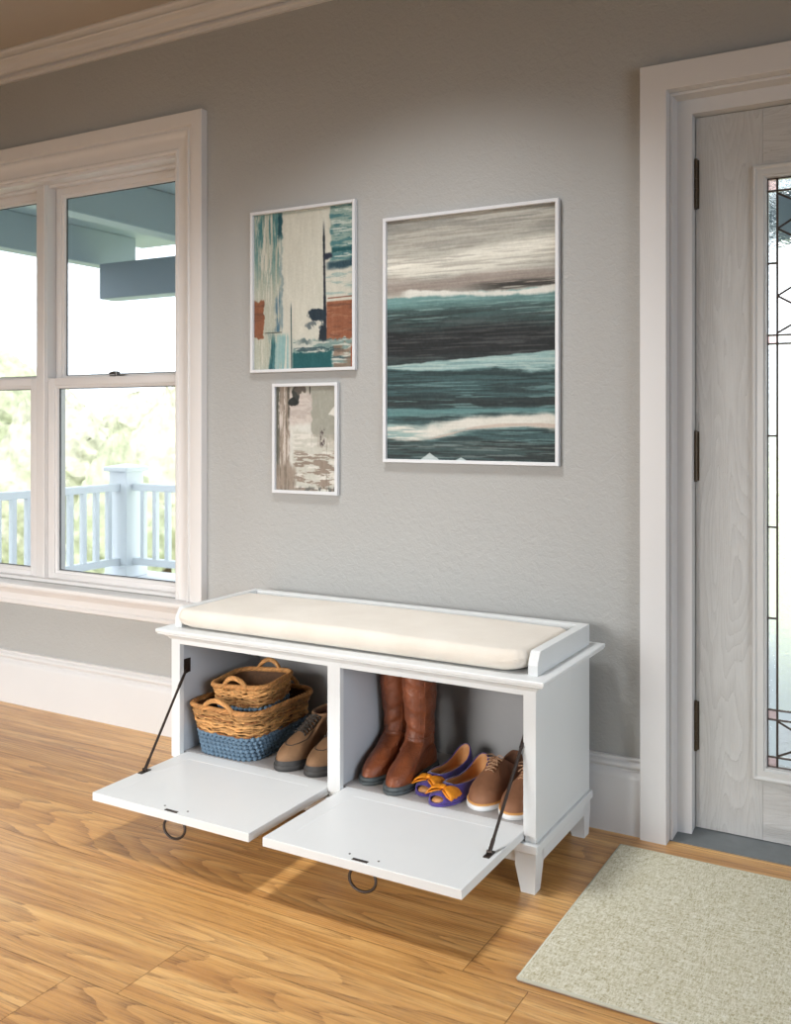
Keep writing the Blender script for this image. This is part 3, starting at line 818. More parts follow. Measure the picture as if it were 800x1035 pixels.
    # flap doors
    for k, (xa, xb) in enumerate(((-2.0605, -1.5155), (-1.4725, -.9275))):
        ya, yb, zt, zb = -.840, -.4558, .1545, .132
        d = MB()
        # stile-and-rail look on the inner face: a shallow recessed field
        m_ = .052; m2 = .050
        def ring(i0, i1, j0, j1, z): return [(xa+i0, ya+j0, z), (xb-i1, ya+j0, z), (xb-i1, yb-j1, z), (xa+i0, yb-j1, z)]
        lv = [ring(0, 0, 0, 0, zb), ring(0, 0, 0, 0, zt), ring(m_, m_, m_, m2, zt), ring(m_+.001, m_+.001, m_+.001, m2+.001, zt-.0005)]
        d.add([p for q in lv for p in q], [(0, 1, 2, 3), (12, 13, 14, 15)]+[(k_*4+i, k_*4+(i+1) % 4, (k_+1)*4+(i+1) % 4, (k_+1)*4+i) for k_ in range(3) for i in range(4)])
        do = bd(d, 'flap_door'); bm_ = do.modifiers.new('bev', 'BEVEL'); bm_.width = .0012; bm_.segments = 2; bm_.limit_method = 'ANGLE'; bm_.angle_limit = R(60)
        xc = (xa+xb)/2 if k else (xa+xb)/2
        xs = -1.780 if k == 0 else -1.196
        c = MB().box(xs-.021, xs+.021, -.8345, -.8245, zt-.002, zt+.0012, .0008)
        bd(c, 'catch_plate', M['bronze'], do)
        for q in (-.040, .040): bd(MB().cyl((xs+q, -.811, zt-.001), (xs+q, -.811, zt+.0008), .0028, 10), 'screw', M['bronze'], do)
        # ring pull hanging from the outer face
        rg = MB(); rr = .027; zc = zb-.010-rr*.62; yr = ya+.022
        rg.tube([(xs+rr*1.35*math.cos(a), yr+.004*math.sin(a), zb-.004-rr*.8+rr*math.sin(a)) for a in [2*PI*i/40 for i in range(40)]], .0036, 8, closed=True)
        bd(rg, 'ring_pull', M['bronze'], do, smooth=True)
        rb = MB().box(xs-.012, xs+.012, yr-.012, yr+.012, zb-.004, zb+.0005, .001); rb.tube([(xs-.007, yr, zb-.003), (xs-.004, yr, zb-.0095), (xs+.004, yr, zb-.0095), (xs+.007, yr, zb-.003)], .0022, 8)
        bd(rb, 'pull_mount', M['bronze'], do, auto=40)
        # hinge leaves
        for hx in (xa+.12, xb-.12):
            h = MB().box(hx-.018, hx+.018, yb-.022, yb-.002, zb-.0004, zb+.002, .0005)
            bd(h, 'hinge', M['steel'], do)
    # stays
    for xw, xr, xf, s in ((-2.070, -2.062, -2.048, 1), (-.918, -.930, -.946, -1)):
        st = MB()
        bxw = BX0+.024 if s > 0 else BX1-.024
        st.box(min(bxw, bxw+s*.003), max(bxw, bxw+s*.003), -.468, -.430, .396, .440, .0008)
        top = (bxw+s*.010, -.462, .405); foot = (xf, -.650, .1605)
        st.cyl((bxw, -.462, .405), (bxw+s*.016, -.462, .405), .006, 12)
        tv = Vector(top); fv = Vector(foot); mid = tv.lerp(fv, .17)
        st.tube([tv, mid], .0052, 10); st.tube([mid, fv], .0040, 10)
        st.tube([fv.lerp(tv, .10), fv], .0050, 10)
        st.box(xf-.008, xf+.008, -.672, -.632, .154, .157, .0008)
        st.cyl((xf-.007, -.650, .1605), (xf+.007, -.650, .1605), .0042, 12)
        bd(st, 'lid_stay', M['bronze'], auto=40)
    # magnetic catches under the top rail
    for xs in (-1.792, -1.204):
        c = MB().box(xs-.016, xs+.016, BYF+.019, BYF+.045, .486, .498, .001)
        bd(c, 'magnetic_catch', M['dark'])
    return b
bench()

def cushion():
    x0, x1, y0, y1, z0 = -2.090, -.928, -.482, -.116, .5425
    nx, ny = 90, 40; vs = []; fs = []
    cx, cy = (x0+x1)/2, (y0+y1)/2
    v = VN(9)
    def top(u, w):
        X, Y = x0+(x1-x0)*u, y0+(y1-y0)*w
        e = min(u*(x1-x0), (1-u)*(x1-x0), .03)/.03, min(w*(y1-y0), (1-w)*(y1-y0), .03)/.03
        f = (1-(1-e[0])**2.6)**.5*(1-(1-e[1])**2.6)**.5
        n = float(v.fbm(np.array(X*6.), np.array(Y*6.), 3))
        return f, n
    import itertools
    def pos(u, w, side):
        X, Y = x0+(x1-x0)*u, y0+(y1-y0)*w
        f, n = top(u, w)
        # rounded plan corners
        rc = .035
        dx = max(0, rc-min(X-x0, x1-X)); dy = max(0, rc-min(Y-y0, y1-Y))
        if dx > 0 and dy > 0:
            d = math.hypot(dx, dy); m = max(dx, dy)
            k = m/d
            X += (dx*(1-k))*(1 if X < cx else -1); Y += (dy*(1-k))*(1 if Y < cy else -1)
        mid = z0+.026
        # lift at front right corner
        cl = .016*max(0, 1-(x1-X)/.06)*max(0, 1-(Y-y0)/.08)+.010*max(0, 1-(X-x0)/.06)*max(0, 1-(Y-y0)/.08)
        if side: return (X-cx, Y-cy, mid+.031*f*(1+.14*(n-.5))+.004*math.sin(u*PI)*f+cl*.5-.002*f)
        return (X-cx, Y-cy, mid-.0245*f+cl)
    us = [0]+list(np.linspace(.002, .035, 8))+list(np.linspace(.05, .95, 70))+list(np.linspace(.965, .998, 8))+[1]
    ws = [0]+list(np.linspace(.006, .10, 8))+list(np.linspace(.13, .87, 24))+list(np.linspace(.90, .994, 8))+[1]
    nu, nw = len(us), len(ws)
    for side in (1, 0):
        for w in ws:
            for u in us: vs.append(pos(u, w, side))
    o = nu*nw
    for j in range(nw-1):
        for i in range(nu-1):
            a = j*nu+i; fs.append((a, a+1, a+nu+1, a+nu)); fs.append((o+a, o+a+nu, o+a+nu+1, o+a+1))
    mb = MB().add(vs, fs)
    me = mb.build('seat_cushion', M['cushion'], smooth=True, loc=(cx, cy, 0))
    bm = bmesh.new(); bm.from_mesh(me.data); bmesh.ops.remove_doubles(bm, verts=bm.verts[:], dist=1e-5); bmesh.ops.recalc_face_normals(bm, faces=bm.faces[:]); bm.to_mesh(me.data); bm.free()
    me.data.polygons.foreach_set('use_smooth', [True]*len(me.data.polygons))
    tag(me, 'long flat cream seat cushion lying in the tray on top of the bench', 'cushion')
cushion()

# ------------------------------------------------------------------ baskets
def rrect(hx, hy, r, n_arc=10, n_side=1):
    """rounded rectangle centre line as dense list of points with arclength"""
    pts = []
    for cx, cy, a0 in ((hx-r, hy-r, 0), (-(hx-r), hy-r, PI/2), (-(hx-r), -(hy-r), PI), (hx-r, -(hy-r), 1.5*PI)):
        for k in range(n_arc+1):
            a = a0+(PI/2)*k/n_arc; pts.append((cx+r*math.cos(a), cy+r*math.sin(a)))
    return pts
def resample(pts, n):
    P = [Vector((p[0], p[1])) for p in pts]; P.append(P[0]); d = [0]
    for i in range(1, len(P)): d.append(d[-1]+(P[i]-P[i-1]).length)
    out = []; j = 0
    for k in range(n):
        t = d[-1]*k/n
        while d[j+1] < t: j += 1
        f = (t-d[j])/max(1e-9, d[j+1]-d[j]); out.append(P[j].lerp(P[j+1], f))
    return out, d[-1]
def basket(name, loc, hx, hy, h_blue, h_nat, flare, label, hw=.05, seed=1, rc=.055, rz=0, tilt=(0, 0)):
    b = empty(name, loc, rz); b.rotation_euler.x = tilt[0]; b.rotation_euler.y = tilt[1]; tag(b, label, 'basket', 'woven baskets in the left cubby')
    rng = random.Random(seed)
    H = h_blue+h_nat
    def size(z): k = z/H; return hx+flare*k, hy+flare*k
    # blue twined body
    mb = MB(); rows = max(2, round(h_blue/.0122)); ph = 0
    for r in range(rows):
        z = (r+.5)*h_blue/rows; sx, sy = size(z)
        per = resample(rrect(sx, sy, rc), 4)[1]; nb = int(per/.0165); n = nb*6
        pts, _ = resample(rrect(sx, sy, rc), n); P = []; RR = []
        for i, p in enumerate(pts):
            t = (i/6+ph) % 1
            RR.append(.0020+.0060*math.sin(PI*t)**.8); P.append((p.x, p.y, z+.0016*(t-.5)*2))
        ph += .5
        c = rng.uniform(.8, 1.15); col = tuple(x*c for x in lin((104, 128, 148)))
        mb.tube(P, RR, 7, closed=True, col=(*col, 1))
    mb.build('woven_base', M['bluerope'], b, smooth=True)
    # inside lining shell and floor
    ln = MB()
    rings = []
    for z in (.004, H*.5, H-.004):
        sx, sy = size(z); rings.append([(p.x, p.y, z) for p in resample(rrect(sx-.0075, sy-.0075, rc-.006), 64)[0]])
    vs = [p for rr in rings for p in rr]; fs = [(k*64+i, k*64+(i+1) % 64, (k+1)*64+(i+1) % 64, (k+1)*64+i) for k in range(2) for i in range(64)]
    fs.append(tuple(range(63, -1, -1)))
    ln.add(vs, fs, (*lin((84, 54, 28)), 1)); ln.build('inner_shell', M['wicker'], b, smooth=True)
    # natural coiled rim: irregular strands
    mb = MB(); rows = int(h_nat/.0060)
    for r in range(rows):
        z = h_blue+(r+.5)*h_nat/rows
        for lay_ in range(2):
            sx, sy = size(z); n = 150; pts, per = resample(rrect(sx+.003*lay_, sy+.003*lay_, rc+.002), n); a, b_, c_ = rng.random()*6, rng.random()*6, rng.random()*6
            P = []; RR = []
            for i, p in enumerate(pts):
                t = 2*PI*i/n
                dz = .0030*math.sin(5*t+a)+.0020*math.sin(13*t+b_)+.001*math.sin(29*t+c_); q = 1+.012*math.sin(9*t+c_)+.014*math.sin(17*t+a)
                P.append((p.x*q, p.y*q, z+dz)); RR.append(.0027+.0009*math.sin(11*t+b_)+.0006*math.sin(31*t))
            k = rng.uniform(.62, 1.25); base = lin((198, 148, 92)) if rng.random() < .75 else lin((150, 100, 58))
            mb.tube(P, RR, 6, closed=True, col=(base[0]*k, base[1]*k, base[2]*k, 1))
    # thick top roll
    for s in range(4):
        n = 150; sx, sy = size(H); pts, per = resample(rrect(sx+.003, sy+.003, rc+.003), n); P = []
        a0 = s*PI/2
        for i, p in enumerate(pts):
            t = 2*PI*i/n; q = 1+.035*0
            ang = 18*t+a0; nx_, ny_ = p.x/abs(sx), p.y/abs(sy)
            P.append((p.x+.0045*math.cos(ang)*nx_, p.y+.0045*math.cos(ang)*ny_, H+.0045*math.sin(ang)))
        k = rng.uniform(.8, 1.2); base = lin((190, 136, 82)); mb.tube(P, .0040, 6, closed=True, col=(base[0]*k, base[1]*k, base[2]*k, 1))
    mb.build('woven_rim', M['wicker'], b, smooth=True)
    for sgn in (-1, 1):
        mb = MB(); sx, sy = size(H)
        for s in range(5):
            P = []; n = 28; a0 = s*2*PI/5
            for i in range(n+1):
                t = i/n; x = -hw+2*hw*t; z = H-.006+.036*math.sin(PI*t)**.6
                ang = 9*t+a0
                P.append((x, sgn*(sy+.006+.006*math.sin(PI*t))+.0042*math.cos(ang), z+.0042*math.sin(ang)))
            k = rng.uniform(.8, 1.25); base = lin((196, 142, 86))
            mb.tube(P, .0038, 6, col=(base[0]*k, base[1]*k, base[2]*k, 1))
        mb.build('handle', M['wicker'], b, smooth=True)
    return b
SH = .1550
basket('storage_basket', (-1.925, -.300, SH), .108, .143, .074, .076, .022, 'larger woven basket with a blue lower half, standing on the cubby floor', hw=.058, seed=4)
basket('storage_basket', (-1.915, -.305, SH+.120), .088, .088, .030, .062, .010, 'smaller woven basket with a thin blue base, nested on top of the larger one', hw=.042, seed=9, rc=.045, rz=R(7), tilt=(R(2), R(-3)))

# ------------------------------------------------------------------ shoes
def cr(pts, n):
    """closed Catmull-Rom through pts, n samples per segment"""
    P = [np.array(p, float) for p in pts]; m = len(P); out = []
    for i in range(m):
        p0, p1, p2, p3 = P[(i-1) % m], P[i], P[(i+1) % m], P[(i+2) % m]
        for k in range(n):
            t = k/n
            out.append(.5*((2*p1)+(-p0+p2)*t+(2*p0-5*p1+4*p2-p3)*t*t+(-p0+3*p1-3*p2+p3)*t**3))
    return np.array(out)
# sole outline, normalised: y 0 heel .. 1 toe ; starts at the heel and runs round the inner side
OUT = [(0, 0), (.075, .015), (.115, .07), (.122, .18), (.112, .32), (.108, .45), (.135, .60), (.160, .73), (.150, .86), (.085, .965),
       (.0, 1.0), (-.085, .955), (-.150, .85), (-.170, .72), (-.160, .58), (-.140, .45), (-.132, .32), (-.130, .18), (-.118, .07), (-.075, .015)]
NS = 5
def prof_side(v): return np.interp(v, [0, .25, .5, .75, 1], [0, -.02, .12, .45, 1]), np.interp(v, [0, .25, .5, .75, 1], [0, .28, .56, .82, 1])
def prof_toe(v): return np.interp(v, [0, .12, .25, .4, .6, .8, 1], [0, .01, .07, .22, .50, .77, 1]), np.interp(v, [0, .12, .25, .4, .6, .8, 1], [0, .17, .31, .45, .62, .81, 1])
def upper_grid(Bl, Ol, sole_z, rings, wid, bulge=1.0):
    """Bl (n,2), Ol (n,3) in metres -> rings x n x 3"""
    n = len(Bl); G = np.zeros((rings+1, n, 3))
    L_ = Bl[:, 1].max()
    for j in range(rings+1):
        v = j/rings
        for i in range(n):
            w = float(np.clip((Bl[i, 1]/L_-.45)/.35, 0, 1)); w = w*w*(3-2*w)
            gs, qs = prof_side(v); gt, qt = prof_toe(v)
            g = gs*(1-w)+gt*w; q = qs*(1-w)+qt*w
            G[j, i, :2] = Bl[i]+(Ol[i, :2]-Bl[i])*g
            G[j, i, 2] = sole_z+(Ol[i, 2]-sole_z)*q
    # smooth profile once along v
    for _ in range(2):
        G[1:-1] = .25*G[:-2]+.5*G[1:-1]+.25*G[2:]
    return G
def grid_mesh(mb, G, closed=True, skip=None, col=None):
    m, n, _ = G.shape; vs = G.reshape(-1, 3).tolist(); fs = []
    for j in range(m-1):
        for i in range(n if closed else n-1):
            if skip and skip(j, i): continue
            i2 = (i+1) % n
            fs.append((j*n+i, j*n+i2, (j+1)*n+i2, (j+1)*n+i))
    return mb.add(vs, fs, col)
def loc2(mb, mir, Lz, toe_neg=True):
    """normalised frame (toe +y from 0) -> local (toe -y, centred)"""
    for i, v in enumerate(mb.v): mb.v[i] = ((-v[0] if mir else v[0]), -(v[1]-Lz/2), v[2])
    return mb
def inset(Bl, d):
    c = Bl.mean(0); T = np.roll(Bl, -1, 0)-np.roll(Bl, 1, 0); nrm = np.stack([T[:, 1], -T[:, 0]], 1); nrm /= np.linalg.norm(nrm, axis=1)[:, None]+1e-9
    if ((Bl-c)*nrm).sum() < 0: nrm = -nrm
    return Bl-nrm*d
def slab(mb, loop, z0, z1, r=.0015, zfun=None):
    n = len(loop); vs = []; st = ((r, 0, z0), (0, r, z0), (0, -r, z1), (r, 0, z1))
    for d, dz, z in st:
        lp = inset(loop, d)
        for p in lp: vs.append((p[0], p[1], z+dz))
    if zfun: vs = [zfun(v) for v in vs]
    fs = [(k*n+i, k*n+(i+1) % n, (k+1)*n+(i+1) % n, (k+1)*n+i) for k in range(3) for i in range(n)]
    fs += [tuple(range(n-1, -1, -1)), tuple(3*n+i for i in range(n))]
    return mb.add(vs, fs)
def lining(mb, Ol, Bl, z, d=.003):
    n = len(Bl); O2 = Ol.copy(); O2[:, :2] = inset(Ol[:, :2], d); Bi = inset(Bl, d*1.6)
    R0 = Ol.copy(); R1 = O2.copy(); R1[:, 2] -= .001
    K = 6; rings = [R0, R1]
    for k in range(1, K+1):
        t = k/K; rg = np.zeros((n, 3)); g = t**2.2
        rg[:, :2] = O2[:, :2]+(Bi-O2[:, :2])*g; rg[:, 2] = R1[:, 2]+(z-R1[:, 2])*t; rings.append(rg)
    G = np.array(rings); grid_mesh(mb, G); 
    base = (len(rings)-1)*n
    mb.f.append(tuple(len(mb.v)-n+i for i in range(n)))
    return mb

def finish(root, label, group): tag(root, label, 'shoe', group)

def oxford(loc, rz, mir, label):
    s = empty('lace_up_shoe', loc, rz); tag(s, label, 'shoe', 'brown lace-up shoes')
    Lg = .285; Bl = cr(OUT, NS)*np.array([Lg*1.06, Lg]); SZ = .017
    Oc = [(0, .012, .076), (.045, .03, .076), (.085, .09, .066), (.095, .17, .058), (.092, .26, .062), (.082, .34, .072), (.066, .41, .084), (.050, .46, .092), (.034, .50, .096), (.016, .525, .096),
          (0, .535, .096), (-.016, .525, .096), (-.034, .50, .096), (-.050, .46, .092), (-.068, .41, .083), (-.086, .34, .070), (-.096, .26, .060), (-.099, .17, .056), (-.088, .09, .064), (-.045, .03, .076)]
    Ol = cr([(a*Lg*1.05, b*Lg, c) for a, b, c in Oc], NS)
    G = upper_grid(inset(Bl, .004), Ol, SZ, 14, 0)
    up = loc2(grid_mesh(MB(), G), mir, Lg).build('upper', M['ox'], s, smooth=True)
    loc2(lining(MB(), Ol, inset(Bl, .004), SZ+.003), mir, Lg).build('lining', M['lining_dark'], s, smooth=True)
    loc2(slab(MB(), inset(Bl, -.001), .0, .0125), mir, Lg).build('sole', M['whitesole'], s, auto=50)
    loc2(slab(MB(), Bl, .0127, .0175), mir, Lg).build('welt', M['welt'], s, auto=50)
    n = len(Bl); it = n//2
    def S(j, i): return Vector(G[j, i % n])
    # facing panels with lacing
    lc = MB(); fc = MB()
    c = [G[14, it], G[6, it]]
    rows = []
    for k in range(5):
        t = k/4; cy = (.525+.155*t)*Lg; hz = None
        # height of vamp at this y along the centre line
        ys = G[:, it, 1]; zs = G[:, it, 2]; z = float(np.interp(cy, ys[::-1], zs[::-1]))
        rows.append((cy, z))
    for k, (cy, z) in enumerate(rows):
        wx = .017-.001*k
        lc.tube([(-wx, cy, z-.001), (-wx*.5, cy, z+.004), (wx*.5, cy, z+.004), (wx, cy, z-.001)], .0017, 7)
        if k < 4:
            c2, z2 = rows[k+1]; lc.tube([(wx, cy, z+.001), (0, (cy+c2)/2, (z+z2)/2+.0045), (-wx, c2, z2+.001)], .0014, 6)
    # bow
    cy, z = rows[0]
    for sg in (-1, 1):
        lc.tube([(0, cy, z+.005), (sg*.012, cy+.006, z+.014), (sg*.026, cy+.010, z+.010), (sg*.024, cy+.016, z+.003), (sg*.006, cy+.006, z+.006), (0, cy, z+.005)], .0014, 6)
        lc.tube([(0, cy, z+.005), (sg*.010, cy+.018, z+.003), (sg*.018, cy+.034, z-.006)], .0014, 6)
    loc2(lc, mir, Lg).build('laces', M['oxlace'], s, smooth=True)
    # quarter seam lines, raised edges on both sides of the lacing
    for sg in (1, -1):
        pts = []
        for t in np.linspace(0, 1, 14):
            i = int(round(it+sg*(2+t*20))); j = int(round(13-7.5*math.sin(t*PI*.5)**1.0*min(1, t*2.2)+0)) if t < .5 else int(round(5.5-4.5*(t-.5)*2))
            p = S(max(1, j), i); pts.append(p+Vector((.0004*sg, 0, .0008)))
        # smooth
        for _ in range(3): pts = [pts[0]]+[(pts[q-1]+pts[q]*2+pts[q+1])/4 for q in range(1, len(pts)-1)]+[pts[-1]]
        fc.tube(pts, .0011, 6)
    loc2(fc, mir, Lg).build('quarter_seam', M['ox'], s, smooth=True)
    return s
oxford((-1.084, -.290, SH), R(0), False, 'brown lace-up shoe with a white sole, fully in view left of the right-hand stay')
oxford((-.981, -.303, SH), R(-2), True, 'brown lace-up shoe with a white sole, partly hidden behind the bench corner post')

def flat(loc, rz, mir, label):
    s = empty('peep_toe_flat', loc, rz); tag(s, label, 'shoe', 'purple peep-toe flats')
    Lg = .255; Bl = cr(OUT, NS)*np.array([Lg*.98, Lg]); SZ = .008
    Oc = [(0, .010, .074), (.045, .025, .071), (.080, .08, .058), (.092, .17, .043), (.090, .28, .036), (.090, .40, .034), (.096, .52, .036), (.092, .61, .038), (.072, .68, .039), (.038, .715, .041),
          (0, .725, .042), (-.038, .715, .041), (-.075, .68, .039), (-.098, .61, .038), (-.104, .52, .036), (-.100, .40, .034), (-.100, .28, .036), (-.098, .17, .043), (-.082, .08, .058), (-.045, .025, .071)]
    Ol = cr([(a*Lg*1.02, b*Lg, c) for a, b, c in Oc], NS); n = len(Bl); it = n//2
    # the toe keeps a rounder, higher box
    G = upper_grid(inset(Bl, .002), Ol, SZ, 16, 0)
    hole = lambda j, i: ((i-it+.5)/5.5)**2+((j-3.0)/3.6)**2 < 1
    u = loc2(grid_mesh(MB(), G, skip=hole), mir, Lg).build('upper', M['purple'], s, smooth=True)
    md = u.modifiers.new('thick', 'SOLIDIFY'); md.thickness = .0022; md.offset = 1
    ins = MB(); lining(ins, Ol, inset(Bl, .002), SZ+.002, .0018)
    # inner face: drop the part that would close the peep toe
    l = loc2(ins, mir, Lg).build('lining', M['tanlining'], s, smooth=True)
    loc2(slab(MB(), inset(Bl, -.001), .0, .0065), mir, Lg).build('sole', M['purple'], s, auto=50)
    hs = np.array([p for p in Bl if p[1] < .2*Lg])
    # edge piping around the opening and the peep hole
    pp = MB(); pp.tube([tuple(p) for p in Ol], .0014, 6, closed=True)
    hp = []
    for k in range(28):
        a = 2*PI*k/28; jf = 3.3+3.7*math.sin(a); iff = it+5.6*math.cos(a); j0 = int(np.clip(math.floor(jf), 0, 15)); i0 = int(math.floor(iff)); fj = np.clip(jf-j0, 0, 1); fi = iff-i0
        P = (G[j0, i0 % n]*(1-fi)+G[j0, (i0+1) % n]*fi)*(1-fj)+(G[j0+1, i0 % n]*(1-fi)+G[j0+1, (i0+1) % n]*fi)*fj; hp.append(tuple(P))
    pp.tube(hp, .0016, 6, closed=True)
    loc2(pp, mir, Lg).build('piping', M['purple'], s, smooth=True)
    # bow on the toe
    bw = MB(); cy = .82*Lg; ys = G[:, it, 1]; zs = G[:, it, 2]; z = float(np.interp(cy, ys[::-1], zs[::-1]))+.004
    rr = random.Random(5)
    for sg in (-1, 1):
        for layer in range(2):
            vs = []; nu, nv = 12, 9
            for a in range(nu):
                t = a/(nu-1)
                wdt = (.007+.016*math.sin(min(1, t*1.25)*PI/2))*(1 if layer == 0 else .9)
                for b_ in range(nv):
                    q = -1+2*b_/(nv-1)
                    x = sg*(.002+.040*t); y = cy+q*wdt*1.15+(.004 if layer else -.002); puff = .010*math.sin(PI*min(1, t*1.0))**.7*(1-q*q*.6)
                    zz = z+(puff if layer == 0 else -.004)-.012*t*t*1.2+.0022*math.sin(q*7+t*4+layer*2)*t
                    vs.append((x, y, zz))
            fs = [(a*nv+b_, a*nv+b_+1, (a+1)*nv+b_+1, (a+1)*nv+b_) for a in range(nu-1) for b_ in range(nv-1)]
            bw.add(vs, fs)
    vs = []; nu, nv = 10, 12
    for a in range(nu+1):
        th = PI*a/nu
        for b_ in range(nv):
            ph = 2*PI*b_/nv; vs.append((.007*math.sin(th)*math.cos(ph), cy+.010*math.cos(th), z+.004+.006*math.sin(th)*math.sin(ph)))
    bw.add(vs, [(a*nv+b_, a*nv+(b_+1) % nv, (a+1)*nv+(b_+1) % nv, (a+1)*nv+b_) for a in range(nu) for b_ in range(nv)])
    o = loc2(bw, mir, Lg).build('bow', M['orange'], s, smooth=True); md = o.modifiers.new('thick', 'SOLIDIFY'); md.thickness = .0016
    return s
flat((-1.248, -.290, SH), R(-5), False, 'purple peep-toe flat with an orange bow, standing further back beside the tall boots')
flat((-1.175, -.337, SH), R(-8), True, 'purple peep-toe flat with an orange bow, nearer the front beside the lace-up shoe')

def tall_boot(loc, rz, mir, label, seed):
    s = empty('tall_boot', loc, rz); tag(s, label, 'boot', 'tall brown leather boots')
    Lg = .275; Bl = cr(OUT, NS)*np.array([Lg*.90, Lg]); SZ = .016; n = len(Bl)
    def ell(rx, ry, yc, z, tilt=0):
        o = []
        for i in range(n):
            a = 2*PI*i/n; o.append((rx*math.sin(a), yc-ry*math.cos(a), z+tilt*(-math.cos(a))))
        return np.array(o)
    O = ell(.038, .055, .088, .094, .010)
    G = upper_grid(inset(Bl, .004), O, SZ, 16, 0)
    v = VN(seed); rings = [G[k] for k in range(17)]
    shaft = [(.112, .037, .052, .083), (.130, .037, .051, .080), (.155, .039, .052, .080), (.19, .043, .055, .081), (.23, .046, .059, .083), (.27, .047, .061, .085), (.30, .048, .063, .086), (.325, .0485, .064, .086)]
    zz = np.linspace(.104, .326, 46); 
    for z in zz:
        rx = np.interp(z, [a[0] for a in shaft], [a[1] for a in shaft]); ry = np.interp(z, [a[0] for a in shaft], [a[2] for a in shaft]); yc = np.interp(z, [a[0] for a in shaft], [a[3] for a in shaft])
        rings.append(ell(rx, ry, yc, z))
    G = np.array(rings)
    for j in range(1, len(rings)-1):
        for i in range(n):
            p = G[j, i]; z = p[2]
            wr = math.exp(-((z-.105)/.035)**2)*.0045+.0024
            a = 2*PI*i/n
            q = float(v.fbm(np.array(3+math.cos(a)*1.4+z*8), np.array(z*75+math.sin(a)*1.5), 3))-.5
            if z > .05:
                c = np.array([0, .085]); d = p[:2]-c; d /= np.linalg.norm(d)+1e-6
                G[j, i, :2] += d*q*wr*3
            else: G[j, i, 2] += q*wr*1.2
    for _ in range(1): G[1:-1] = .2*G[:-2]+.6*G[1:-1]+.2*G[2:]
    top = G[-1]; G[:, :, 2] += np.where(G[:, :, 2] > .30, (G[:, :, 2]-.30)*.0, 0)
    u = loc2(grid_mesh(MB(), G), mir, Lg).build('upper', M['bootleather'], s, smooth=True)
    md = u.modifiers.new('thick', 'SOLIDIFY'); md.thickness = .003; md.offset = -1
    # seams and ankle strap line
    sm_ = MB()
    for off in (14, -14):
        sm_.tube([tuple(G[j, (n//2+off) % n]+np.array([0, 0, 0])) for j in range(12, len(rings), 2)], .0013, 6)
    for i0 in (n//2,):
        sm_.tube([tuple(G[j, i0-9]) for j in range(22, len(rings), 2)], .0012, 6)
    js = 19
    sm_.tube([tuple(p) for p in G[js]], .0017, 6, closed=True)
    sm_.tube([tuple(p) for p in G[-1]], .0022, 6, closed=True)
    loc2(sm_, mir, Lg).build('seam', M['bootleather'], s, smooth=True)
    # chunky rubber sole with foxing and low heel
    so = MB(); slab(so, inset(Bl, -.0035), .0, .010, .003); slab(so, inset(Bl, -.002), .009, .021, .003)
    loc2(so, mir, Lg).build('sole', M['bootsole'], s, auto=60)
    return s
tall_boot((-1.431, -.288, SH), R(1), True, 'tall brown leather boot standing against the divider, left of its pair', 3)
tall_boot((-1.339, -.318, SH), R(2), False, 'tall brown leather boot beside the purple flats, right and nearer of its pair', 8)

